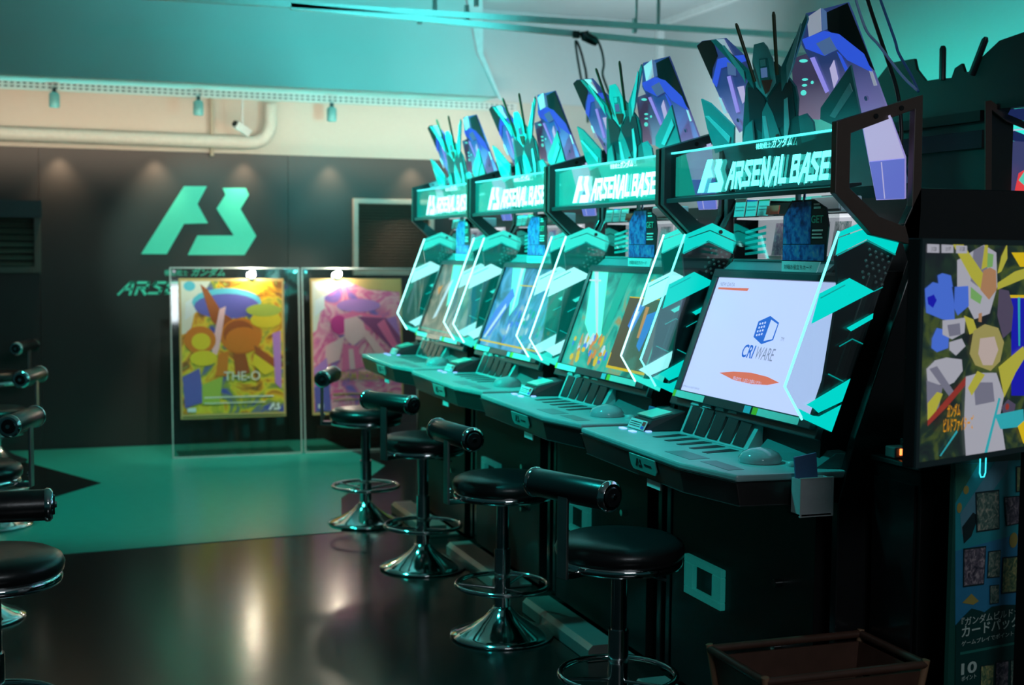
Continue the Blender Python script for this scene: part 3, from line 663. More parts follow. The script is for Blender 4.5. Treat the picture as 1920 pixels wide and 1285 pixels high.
# ---------------------------------------------------------------- copies along the row
WHO = ['the nearest cabinet', 'the second nearest cabinet', 'the third nearest cabinet', 'the farthest cabinet']
LAB = ['nearest arcade cabinet with a white screen showing a blue hexagon logo', 'second arcade cabinet, its screen teal with a yellow panel on the right',
       'third arcade cabinet, its screen mostly blue', 'farthest arcade cabinet, in front of the gold card stand']
cabs = [cab]; cab['label'] = LAB[0]
for n in (1, 2, 3):
    c = dup(cab); c.location = O1 + Vector((0, n*PITCH_Y, 0)); c['label'] = LAB[n]; cabs.append(c)
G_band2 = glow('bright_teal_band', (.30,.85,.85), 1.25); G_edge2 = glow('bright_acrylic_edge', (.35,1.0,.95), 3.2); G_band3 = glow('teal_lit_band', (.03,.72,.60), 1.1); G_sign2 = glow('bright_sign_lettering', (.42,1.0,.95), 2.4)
G_board2 = glow('glowing_teal_board', (.0,.34,.27), 1.1)  # teal light falling on the farther backboards, put into their emission
M_glass_lit = acrylic('glowing_acrylic')  # edge-lit scatter and glow haze of the farther cabinets, put in as emission
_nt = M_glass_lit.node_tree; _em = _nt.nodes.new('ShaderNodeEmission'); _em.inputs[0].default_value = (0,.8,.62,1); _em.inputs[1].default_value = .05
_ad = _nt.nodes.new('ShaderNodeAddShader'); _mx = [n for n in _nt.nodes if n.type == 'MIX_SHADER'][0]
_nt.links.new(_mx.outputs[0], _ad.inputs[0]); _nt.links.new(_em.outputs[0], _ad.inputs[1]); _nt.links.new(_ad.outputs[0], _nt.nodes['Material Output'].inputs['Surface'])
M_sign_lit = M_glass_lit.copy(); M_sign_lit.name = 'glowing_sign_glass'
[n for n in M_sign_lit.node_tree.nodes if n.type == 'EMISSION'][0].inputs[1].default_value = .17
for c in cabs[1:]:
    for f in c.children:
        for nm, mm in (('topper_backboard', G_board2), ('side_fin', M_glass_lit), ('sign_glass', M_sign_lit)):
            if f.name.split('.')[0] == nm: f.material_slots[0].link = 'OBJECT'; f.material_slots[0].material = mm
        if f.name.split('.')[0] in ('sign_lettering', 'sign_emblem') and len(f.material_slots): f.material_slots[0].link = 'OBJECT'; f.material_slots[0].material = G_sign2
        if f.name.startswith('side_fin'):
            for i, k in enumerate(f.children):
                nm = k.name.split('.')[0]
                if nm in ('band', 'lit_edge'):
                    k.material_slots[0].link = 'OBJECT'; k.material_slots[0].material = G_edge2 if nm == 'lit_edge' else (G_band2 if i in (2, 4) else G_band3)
# screens
S_white = glow('white_screen', (.47,.58,.92), 1.0); S_blue = glow('screen_blue', (.02,.12,.55), 1.0); S_red = glow('screen_red', (.65,.16,.10), .9); S_grey = glow('screen_grey', (.2,.25,.4), .9)
sR = lambda q: [fs.px(x, y) for x, y in q]
z5 = lambda q: [fs.px(1300+x/5.842, 520+y/5.842) for x, y in q]
def screen(parent, mat, items, texts=()):
    s = MB().prism([fs.p(*q, 0) for q in rect(0,0,SW,SH)], fs.n*-.01).build('screen', mat, parent, O1)
    if items: art('screen_graphics', fs, items, s, O1, h0=.0003, dh=.0002, th=.0002)
    for a in texts: text('screen_text', a[0], fs, *a[1:5], a[5], s, O1, h=.004, bold=a[6] if len(a) > 6 else 0, shear=a[7] if len(a) > 7 else 0)
    return s
hexo = [(845,425),(940,500),(875,690),(745,735),(660,655),(715,485)]
hexi = [(855,465),(925,515),(865,680),(770,700)]
items = [(z5(hexo), S_blue), (z5(hexi), S_white)]
for r in range(4):
    for k in range(3):
        x = 735 + k*28 - r*9 - (r>1)*5; y = 510 + r*42 + k*(-6)
        items.append((z5([(x-12,y+12),(x-4,y-10),(x+10,y-8),(x+2,y+14)]), S_white))
items.append((z5([(295,1050),(450,1038),(640,1050),(820,1095),(950,1160),(820,1185),(640,1175),(450,1130)]), S_red))
items.append((z5([(285,115),(620,125),(600,155),(280,135)]), S_red))
wx = lambda x, y: fs.px(1300+x/5.842, 520+y/5.842)
a0 = wx(525,885); a1 = wx(655,905); a2 = wx(675,905); a3 = wx(875,925)
hh = .043
screen(cab, S_white, items, [('CRI', a0[0], a0[1]+.002, a1[0]-a0[0], hh, S_blue, .02, .12), ('WARE', a2[0], a2[1]+.002, a3[0]-a2[0], hh*.92, S_grey, 0, .12), ('TM', a3[0]+.006, a3[1]+.065, .018, .012, S_grey),
    ('読込中です。しばらくお待ちください', wx(450,1100)[0], wx(450,1100)[1]-.012, wx(780,1100)[0]-wx(450,1100)[0], .016, S_white), ('NEW DATA', wx(310,75)[0], wx(310,80)[1]-.006, wx(470,75)[0]-wx(310,75)[0], .013, S_grey),
    ('COPYRIGHT ALL RIGHTS RESERVED', .01, .012, .12, .006, S_grey)])
def gs(n, c, s=.8): return glow(n, c, s)
g_t = gs('screen_teal', (0,.42,.32)); g_lt = gs('screen_light_teal', (.10,.85,.62), 1.1); g_y = gs('screen_yellow', (.7,.5,.02)); g_d = gs('screen_dark', (.04,.045,.05), .6); g_b = gs('screen_royal', (.05,.22,.75)); g_w = gs('screen_pale', (.55,.7,.8)); g_o = gs('screen_orange', (.65,.25,.05)); g_br = gs('screen_brown', (.10,.085,.05), .7)
sw_g = swirl('teal_game_view', [(.3,(.0,.10,.09)),(.45,(.0,.30,.24)),(.55,(.02,.55,.42)),(.7,(.35,.30,.08)),(.85,(.4,.5,.6))], 5, .8)
sw_b = swirl('blue_game_view', [(.3,(.0,.10,.14)),(.45,(.02,.22,.40)),(.55,(.05,.40,.75)),(.7,(.30,.55,.65)),(.85,(.5,.4,.1))], 5, .8)
sw_m = swirl('muted_game_view', [(.3,(.03,.06,.05)),(.45,(.10,.14,.10)),(.55,(.22,.22,.16)),(.7,(.45,.42,.36)),(.85,(.05,.3,.3))], 6, .8)
rnd = random.Random(3)
def crowd(x0, x1, y0, y1, n, ms): return [(ngon(rnd.uniform(x0,x1), rnd.uniform(y0,y1), rnd.uniform(.008,.02), rnd.uniform(.008,.03), 6, rnd.random()), rnd.choice(ms)) for _ in range(n)]
it2 = [([(0,.40),(.16,.40),(.30,.14),(.24,.10),(.10,.18)], g_lt), ([(.30,.40),(.40,.40),(.34,.12),(.30,.12)], g_t), ([(.02,.40),(.06,.40),(.27,.14),(.26,.13)], g_w)] + crowd(.03,.42,.03,.13,34,[g_w,g_o,g_b,g_y]) + [
  (rect(.46,.03,.79,.30), g_br), (rect(.46,.02,.80,.03), g_y), (rect(.46,.30,.80,.304), g_y), (rect(.46,.02,.468,.08), g_y), ([(.55,.28),(.62,.27),(.58,.17),(.53,.19)], g_b), ([(.56,.25),(.59,.25),(.57,.19),(.55,.20)], g_w), ([(.66,.24),(.74,.26),(.70,.10),(.66,.12)], g_b), ([(.63,.27),(.66,.27),(.66,.15),(.64,.15)], g_o), (rect(.60,.345,.74,.375), g_y), (rect(.62,.352,.72,.368), g_d), (rect(.02,.355,.14,.362), g_w)]
screen(cabs[1], sw_g, it2)
it3 = [([(.10,.40),(.28,.40),(.34,.22),(.28,.16)], g_lt), ([(.22,.40),(.26,.40),(.30,.20),(.29,.18)], g_w), ([(.0,.06),(.10,.05),(.26,.26),(.20,.30),(.06,.18)], g_b), ([(.02,.04),(.05,.04),(.20,.20),(.18,.22)], g_w)] + crowd(.3,.75,.03,.2,26,[g_b,g_w,g_t]) + [(rect(0,.02,.8,.028), g_y), (rect(.30,.31,.78,.315), g_y)]
screen(cabs[2], sw_b, it3)
screen(cabs[3], sw_m, [([(.20,.40),(.36,.40),(.40,.20),(.34,.16)], g_lt), ([(.25,.30),(.3,.32),(.22,.10),(.16,.08)], g_w), ([(.06,.26),(.14,.28),(.12,.22)], g_o), (rect(0,.02,.8,.026), g_t)])

# accessories that sit on or hang from each cabinet
blue_art = swirl('blue_poster_print', [(.3,(.01,.03,.12)),(.45,(.02,.10,.38)),(.55,(.03,.22,.55)),(.66,(.10,.30,.50)),(.8,(.45,.45,.60))], 45, dist=.4)
def per_cabinet(proto, fmt, group, who=WHO, copies=(1,2,3)):
    proto['label'] = fmt % who[0]; proto['group'] = group
    for n in copies:
        c = dup(proto); c.location = proto.location + Vector((0, n*PITCH_Y, 0)); c['label'] = fmt % who[n]
# hanging promo board
O = Vector((2.03, 3.33, 1.462)); hb = thing('hanging_board', O, '', 'promo board')
fh = Frame((2.045, 3.436, 1.462), (0,-1,0), (0,0,1))
fh = Frame((2.045, 3.437, 1.455), (0,-1,0), (0,0,1))
MB().prism([fh.p(*q) for q in [(0,0),(.225,0),(.24,.10),(.225,.15),(.16,.175),(.045,.175),(0,.13)]], fh.n*-.004).build('board', ink, hb, O)
art('print', fh, [([(.003,.05),(.15,.05),(.15,.17),(.05,.17),(.003,.128)], blue_art), (rect(.003,.003,.222,.048), blue_art), (rect(.165,.148,.20,.154), cream), (rect(.165,.158,.195,.163), cream), (rect(.16,.085,.215,.09), cream), (rect(.16,.075,.21,.079), cream), (rect(.16,.065,.215,.07), cream)], hb, O)
text('print', 'GET', fh, .158, .108, .062, .022, pm('green_print', (.05,.45,.30), .5), hb, O, h=.005, bold=.02)
MB().box((2.046,3.36,1.63),(2.056,3.375,1.66)).build('clip', M_white, hb, O); MB().tube([(2.047,3.33,1.625),(2.05,3.33,1.655)], .004, 8).build('clip_wire', M_chrome, hb, O)
MB().prism([fh.p(*q, .002) for q in [(0,-.03),(.185,-.03),(.205,.0),(0,.0)]], fh.n*-.003).build('caption_strip', M_paper, hb, O)
text('print', '対戦お役立ちカード', fh, .015, -.023, .15, .014, ink, hb, O, h=.0035)
per_cabinet(hb, 'blue promo board hanging over the display case of %s', 'hanging blue promo boards')
# paper cards under the sign
for k, (nm, colr) in enumerate((('red', (.6,.05,.05)), ('blue', (.05,.12,.6)), ('green', (.03,.35,.10)))):
    y1 = 4.0 - k*.077; fr = Frame((2.19, y1, 1.5976), (0,-1,0), (.15,0,1))
    O = Vector((2.19, y1-.034, 1.5945)); pc = thing('info_card', O, '', 'paper card')
    MB().prism([fr.p(*q) for q in rect(0,0,.068,.060)], fr.n*-.002).build('sheet', M_paper, pc, O)
    art('header', fr, [(rect(0,.049,.068,.060), flat(nm+'_header', colr)), (rect(.008,.03,.06,.034), flat('grey_line', (.5,.5,.5))), (rect(.008,.02,.06,.023), flat('grey_line', (.5,.5,.5)))], pc, O)
    MB().box((2.185, y1-.06, 1.5945),(2.20, y1-.01, 1.5975)).build('card_foot', M_glass2, pc, O)
    per_cabinet(pc, 'white info card with a %s header on ' % nm + '%s', 'info cards with %s headers' % nm)
rc = single(MB().prism([(2.175,3.765,1.60),(2.175,3.69,1.60),(2.18,3.69,1.628),(2.18,3.765,1.628)], (.004,0,0)), 'red_notice', pm('red_orange_notice', (.85,.16,.09), .5), (2.175,3.73,1.60), '', 'notice')
per_cabinet(rc, 'small red orange notice under the sign of %s', 'red notices')
O = Vector((2.15, 3.38, 1.60)); bx_ = thing('paper_box', O, '', 'box')
MB().box((2.15,3.30,1.60),(2.22,3.46,1.645)).build('box_shell', M_paper, bx_, O, bevel=.004)
MB().box((2.145,3.305,1.607),(2.1495,3.45,1.640)).build('label_sheet', M_white, bx_, O)
MB().box((2.145,3.30,1.60),(2.15,3.46,1.606)).build('box_rim', M_steel, bx_, O)
per_cabinet(bx_, 'white slip box beside the promo board of %s', 'white slip boxes')
# cards in the display case
cm = [swirl('card_print_%s' % n, st, 40) for n, st in (('plum', [(.35,(.25,.15,.30)),(.5,(.55,.35,.55)),(.65,(.7,.7,.72))]), ('lilac', [(.35,(.45,.15,.50)),(.5,(.65,.40,.75)),(.65,(.8,.8,.85))]), ('grey', [(.35,(.2,.2,.25)),(.5,(.55,.55,.6)),(.65,(.8,.8,.85))]), ('teal', [(.35,(.05,.2,.2)),(.5,(.45,.5,.5)),(.65,(.8,.8,.85))]))]
nmz = ('plum', 'lilac', 'grey', 'teal')
for k in range(4):
    y1 = 3.845 - k*.115; O = Vector((2.24, y1-.04, 1.459)); dcard = thing('display_card', O, '', 'trading card')
    MB().prism([(2.245,y1,1.47),(2.245,y1-.085,1.47),(2.262,y1-.085,1.575),(2.262,y1,1.575)], (.002,0,0)).build('card', cm[k], dcard, O)
    MB().box((2.232,y1-.085,1.4585),(2.262,y1,1.4695)).build('card_foot', M_paper, dcard, O)
    per_cabinet(dcard, '%s printed card in the lit case of ' % nmz[k] + '%s', '%s cards in the display cases' % nmz[k])
# payment reader with white label on the console
O = Vector((1.90, 4.04, .8885)); rd = thing('payment_reader', O, '', 'card reader')
MB().add([(1.86,4.10,.8885),(1.86,3.97,.8885),(2.0,3.95,.8885),(2.0,4.08,.8885),(1.885,4.10,.925),(1.885,3.97,.925),(2.0,3.95,.955),(2.0,4.08,.955)], [(0,3,2,1),(4,5,6,7),(0,1,5,4),(1,2,6,5),(2,3,7,6),(3,0,4,7)]).build('reader_body', M_slot, rd, O, bevel=.004)
MB().prism([(1.892,4.092,.9285),(1.892,3.978,.9285),(1.96,3.965,.946),(1.96,4.082,.946)], (-.003,0,.006)).build('lit_pad', pm('pale_teal_pad', (.30,.75,.62), .15), rd, O)
fr = Frame((1.8585, 4.095, .8895), (0,-1,0), (.55,0,1))
MB().prism([fr.p(*q, .002) for q in rect(0,0,.125,.034)], fr.n*.002).build('label_card', M_paper, rd, O)
art('print', fr, [(rect(.008,.022,.09,.025), ink), (rect(.008,.015,.085,.017), ink), (rect(.008,.008,.09,.010), ink), (rect(.10,.016,.12,.030), flat('red_header', (.6,.05,.05))), (rect(.10,.004,.12,.013), flat('blue_header', (.05,.12,.6)))], rd, O, h0=.0045)
per_cabinet(rd, 'payment reader with teal pad and white label on %s', 'payment readers on the consoles')
# blue card slip standing beside the reader
bs = single(MB().prism([(1.93,4.13,.889),(1.93,4.11,.889),(1.95,4.10,.945),(1.95,4.15,.945)], (.003,0,0)), 'blue_slip', pm('blue_paper', (.05,.17,.36), .5), (1.93,4.12,.889), '', 'card')
fr = Frame((1.955, 4.165, .889), (0,-1,0), (.2,0,1))
bs.data.clear_geometry(); mb = MB().prism([fr.p(*q) - Vector((1.93,4.12,.889)) for q in rect(0,0,.06,.062)], fr.n*-.004)
bs.data.from_pydata(mb.v, [], mb.f)
per_cabinet(bs, 'blue paper slip standing at the left end of the console of %s', 'blue slips on the consoles', copies=(1,))
# white holder with blue leaflets on the side of the nearest console
O = Vector((1.935, 3.075, .782)); hd = thing('leaflet_holder', O, 'white plastic leaflet holder on the right side of the nearest console', 'holder')
mb = MB(); x0,x1,y0_,y1_,z0_,z1_ = 1.887,1.985,3.052,3.098,.782,.88; tk=.004
for q in (((x0,y0_,z0_),(x1,y1_,z0_+tk)), ((x0,y0_,z0_),(x1,y0_+tk,z1_)), ((x0,y1_-tk,z0_),(x1,y1_,z1_)), ((x0,y0_+tk,z0_),(x0+tk,y1_-tk,z1_)), ((x1-tk,y0_+tk,z0_),(x1,y1_-tk,z1_))): mb.box(*q)
mb.build('holder_shell', pm('frosted_white_plastic', (.78,.78,.80), .35), hd, O)
rm = MB()
for q in (((x0-.002,y0_-.002,z1_),(x1+.002,y0_+.004,z1_+.004)), ((x0-.002,y0_-.002,z0_-.003),(x1+.002,y0_+.004,z0_)), ((x0-.002,y0_-.002,z0_),(x0+.003,y0_-.0001,z1_)), ((x1-.003,y0_-.002,z0_),(x1+.002,y0_-.0001,z1_))): rm.box(*q)
rm.build('holder_rim', M_white, hd, O)
single(MB().prism([(1.893,3.07,.79),(1.958,3.07,.79),(1.953,3.085,.945),(1.886,3.085,.935)], (0,.006,0)), 'leaflet', pm('blue_leaflet', (.10,.20,.42), .5), (1.925,3.073,.79), 'stack of blue leaflets standing in the white holder', 'leaflet')

# ================================================================== STOOLS
def stool_proto():
    t = thing('bar_stool', (0,0,0), '', 'stool', 'chrome bar stools with roll backs')
    MB().lathe([(0,.0),(.197,.0),(.200,.004),(.198,.010),(.17,.020),(.12,.042),(.07,.075),(.040,.105),(.034,.115),(0,.115)], n=48).build('base', M_chrome, t)
    MB().tube([(0,0,.10),(0,0,.34)], .031, 24).build('sleeve', M_chrome, t)
    MB().tube([(0,0,.34),(0,0,.535)], .024, 24).build('pole', pm('dark_chrome', (.42,.42,.43), .12, 1), t)
    rg = MB().tube([(.176*math.cos(a), .176*math.sin(a), .20) for a in [2*math.pi*i/40 for i in range(40)]], .0095, 10, True); rg = rg.build('foot_ring', M_chrome, t)
    sp = MB()
    for a in (.6, 2.7, 4.8): sp.tube([(.03*math.cos(a), .03*math.sin(a), .185), (.172*math.cos(a), .172*math.sin(a), .20)], .006, 8)
    sp.build('spoke', M_chrome, rg)
    MB().lathe([(0,.535),(.175,.535),(.186,.538),(.190,.548),(.188,.560),(.18,.566),(0,.566)], n=48).build('seat_rim', M_chrome, t)
    MB().lathe([(.182,.562),(.193,.572),(.196,.592),(.188,.610),(.165,.622),(.10,.627),(0,.628)], n=48).build('seat', M_vinyl, t)
    MB().tube([(.03,.0,.52),(.03,-.16,.515)], .005, 8).build('lever', M_dark, t)
    MB().add([], []).box((-.235,-.022,.53),(-.15,.022,.55)).build('back_bracket', M_chrome, t, bevel=.003)
    MB().box((-.242,-.020,.53),(-.232,.020,.78)).build('back_strut', M_steel, t, bevel=.002)
    MB().tube([(-.228,0,.58),(-.222,0,.58)], .010, 10).build('knob', M_chrome, t)
    bk = MB().tube([(-.205,-.165,.79),(-.205,-.15,.79),(-.205,.15,.79),(-.205,.165,.79)], [.036,.042,.042,.036], 24).build('backrest', M_vinyl, t)
    for s in (-1, 1):
        MB().tube([(-.205,s*.146,.79),(-.205,s*.152,.79),(-.205,s*.160,.79),(-.205,s*.167,.79)], [.043,.0455,.0445,.037], 24).build('end_ring', M_chrome, bk)
        MB().tube([(-.205,s*.160,.79),(-.205,s*.172,.79)], [.032,.026], 20).build('end_cap', M_blackgl, bk)
        MB().tube([(-.205,s*.166,.79),(-.205,s*.177,.79)], [.011,.008], 12).build('end_bolt', M_chrome, bk)
    return t
st = stool_proto(); first = True
# chosen to face the cabinets; a few are swivelled
STOOLS = [(1.63, 3.64, 22, 'nearest bar stool, in front of the cabinet with the white screen'), (1.65, 4.78, 8, 'second bar stool from the front in the row at the cabinets'),
  (1.655, 5.93, 26, 'third bar stool from the front in the row at the cabinets'), (1.63, 6.99, -22, 'farthest bar stool in the row, in front of the pink card'),
] + [(at(px, py, 2, 0).x, at(px, py, 2, 0).y, rz, lab) for px, py, rz, lab in (
  (-9, 1447, 89, 'big near bar stool cut by the left edge, round seat and back roll in view'), (-50, 1160, 163, 'second bar stool back at the left edge, foot disc in view'),
  (-12, 987, 163, 'third bar stool back in the left row, only roll and strut clear'), (-6, 868, 160, 'farthest bar stool in the left row, against the black wall'))]
for x, y, rz, lab in STOOLS:
    o = st if first else dup(st); first = False
    o.location = (x, y, 0.0045 if y > 6.6 else .0005); o.rotation_euler.z = math.radians(rz); o['label'] = lab

# ================================================================== RIGHT SIDE
# dark filler cabinet between the two near cabinets with power strip
O = (2.3, 2.95, 0)
fc = thing('filler_cabinet', O, 'low black cabinet beside the nearest arcade cabinet, power strip on top', 'cabinet')
MB().box((2.13,2.87,.02),(2.66,3.08,.92)).build('carcass', M_black, fc, O, bevel=.004)
MB().box((2.12,2.865,.9205),(2.67,3.085,.935)).build('top_board', M_blackgl, fc, O, bevel=.003)
MB().box((2.122,2.885,.06),(2.1295,3.065,.88)).build('door', M_blackgl, fc, O)
p = at(1590, 822, 2, .936); p.y = min(p.y, 3.05)
O = Vector((2.17, 3.0, .936)); ps = thing('power_strip', O, 'grey power strip with a glowing orange switch on the black cabinet', 'power strip')
MB().box((2.13,2.985,.936),(2.30,3.03,.966)).build('strip_body', pm('grey_strip', (.22,.21,.20), .45), ps, O, bevel=.004)
MB().box((2.145,2.982,.945),(2.152,2.9849,.962)).build('switch', glow('orange_switch', (1,.22,.05), 3), ps, O)
for k in range(3): MB().box((2.17+k*.04,2.99,.9665),(2.195+k*.04,3.02,.985)).build('plug', M_slot, ps, O, bevel=.002)
MB().tube(smooth([(2.17,3.0,.975),(2.19,2.98,1.01),(2.25,2.95,1.03),(2.32,2.92,1.005),(2.36,2.91,.95),(2.30,2.92,.945),(2.22,2.94,.945)]), .007, 8).build('cord', pm('grey_cord', (.20,.19,.18), .5), ps, O)
single(MB().tube([(2.45,3.06,1.2),(2.40,3.05,1.15),(2.38,3.03,1.05),(2.42,3.02,.97),(2.50,3.02,.94)], .003, 6), 'thin_cord', pm('pale_thin_cord', (.25,.32,.32), .5), (2.45,3.04,.94), 'thin pale cord hanging beside the nearest cabinet', 'cord')

# back row cabinet seen from behind
O = (3.05, 4.2, 0)
bc = thing('arcade_cabinet', O, 'dark back of a cabinet in the next row, with a topper outline above', 'arcade machine')
MB().box((3.0,3.76,.03),(3.6,4.8,1.60)).build('body', M_black, bc, O, bevel=.004)
MB().box((3.02,3.76,1.601),(3.12,4.78,1.98)).build('upper_back', pm('dark_back_panel', (.012,.02,.022), .5), bc, O)
MB().box((3.0,3.77,1.84),(3.019,4.78,1.90)).build('back_rail', M_blackgl, bc, O)
MB().box((2.99,3.77,1.93),(3.019,4.78,1.965)).build('back_rail', M_black, bc, O)
yq = lambda L, Y=3.74: [at(x, y, 1, Y) for x, y in L]
for nm, L, m, Y in (('sign_bracket', [(1848,190),(1858,188),(1890,212),(1945,240),(1945,250),(1888,228),(1860,206),(1859,400),(1848,400)], M_brown, 3.735),
    ('topper_panel', [(1859,290),(1880,266),(1945,262),(1945,398),(1859,398)], glow('dim_slate_backlit', (.045,.055,.16), .8), 3.80), ('topper_panel', [(1884,238),(1945,262),(1945,268),(1880,262)], glow('dim_navy_backlit', (.01,.02,.10), .8), 3.79),
    ('lit_line', [(1878,245),(1945,238),(1945,241),(1878,248)], glow('pale_lit_line', (.5,.6,.8), .8), 3.78),
    ('red_poster', [(1903,366),(1912,325),(1945,305),(1945,366)], glow('red_lit_poster', (.75,.05,.06), .9), 3.75), ('mint_mark', [(1911,338),(1928,312),(1945,310),(1945,345),(1930,355)], glow('mint_lit_mark', (.1,.65,.5), .8), 3.747), ('pink_strip', [(1900,384),(1945,380),(1945,398),(1897,398)], glow('pink_lit_strip', (.8,.18,.25), .8), 3.75),
    ('side_fin', [(1870,452),(1874,438),(1893,424),(1922,411),(1945,420),(1945,455)], pm('pale_mint_film', (.35,.75,.65), .3, emis=(.1,.6,.48), es=.35), 3.70), ('topper_shoulder', [(1897,204),(1908,176),(1945,142),(1945,200)], M_tb3, 3.68), ('topper_wing', [(1892,214),(1897,205),(1945,200),(1945,236)], glow('dim_navy_backlit', (.01,.02,.10), .8), 3.68)):
    MB().prism(yq(L, Y), (0,.006,0)).build(nm, m, bc, O)
q = yq([(1900,433)], 3.70)[0]; MB().tube([q, q - Vector((0,.006,0))], .009, 10).build('screw', M_slot, bc, O)
sil = [(1640,200),(1645,148),(1668,118),(1714,110),(1718,130),(1735,152),(1760,148),(1784,146),(1790,128),(1803,119),(1808,135),(1822,134),(1838,110),(1874,76),(1920,60),(1960,50),(1990,75),(1990,190),(1856,206),(1854,330),(1640,330)]
MB().prism([at(x, y, 0, 3.03) for x, y in sil], (.012,0,0)).build('topper_board', pm('topper_back_black', (.010,.016,.018), .5), bc, O)
for a, b in (((1768,86),(1767,150)), ((1849,70),(1822,140))):
    A, B = at(*a, 0, 3.025), at(*b, 0, 3.025); MB().tube([A, A+(B-A)*.08, B], [.007,.012,.012], 8).build('topper_rod', M_ink, bc, O)

# portrait monitor on a stand
mdir = Vector((.946, .325, 0)).normalized(); mfr0 = at(1725, 447, 1, 2.40); mn = Vector((-.325, .946, 0)).normalized()
fm = Frame(mfr0, mdir, (0,0,1))
bl_ = fm.px(1737, 875); MWd = .60; z0m = bl_[1]; 
O = Vector(mfr0 + mdir*.25); O.z = 0
mo = thing('portrait_monitor', O, 'large upright monitor with colourful abstract screen at the right edge', 'monitor')
MB().prism([fm.p(*q) for q in rect(0, z0m, MWd, 0)], fm.n*-.03).build('casing', M_blackgl, mo, O, bevel=.003)
S0 = fm.px(1735, 458); S1_ = fm.px(1742, 862)
bzm = MB(); b_ = .012
for q in (rect(0,z0m,MWd,z0m+b_), rect(0,-b_,MWd,0), rect(0,z0m+b_,b_,-b_), rect(MWd-b_,z0m+b_,MWd,-b_)): bzm.prism([fm.p(*c, .0005) for c in q], fm.n*.006)
bzm.build('bezel', M_dark, mo, O)
scm = MB().prism([fm.p(*q, .0004) for q in rect(b_, z0m+b_, MWd-b_, -b_)], fm.n*.001).build('screen', swirl('monitor_view', [(.35,(.008,.012,.016)),(.5,(.012,.03,.02)),(.62,(.06,.09,.02)),(.8,(.02,.05,.03))], 9, .7), mo, O)
zm = lambda q: [fm.px(1700+x/2.795, 420+y/2.795) for x, y in q]
m_w = gs('monitor_white', (.50,.50,.58), .6); m_g = gs('monitor_grey', (.22,.22,.30), .6); m_bl = gs('monitor_blue', (.07,.17,.72), .7); m_db = gs('monitor_deep_blue', (.01,.01,.45), .7); m_y = gs('monitor_yellow', (.55,.52,.06), .6); m_ye = gs('monitor_gold', (.75,.52,.01), .7); m_bn = gs('monitor_tan', (.50,.26,.13), .6); m_gr = gs('monitor_green', (.22,.48,.15), .6); m_pu = gs('monitor_plum', (.10,.08,.14), .6); m_sk = gs('monitor_beige', (.62,.50,.46), .6); m_ol = gs('monitor_khaki', (.42,.37,.12), .6); m_c = gs('monitor_cyan', (.03,.42,.48), .7); m_k = gs('monitor_black', (.008,.012,.014), .5); m_rd = gs('monitor_red', (.35,.04,.03), .6); m_or = gs('monitor_orange', (.75,.32,.01), .7)
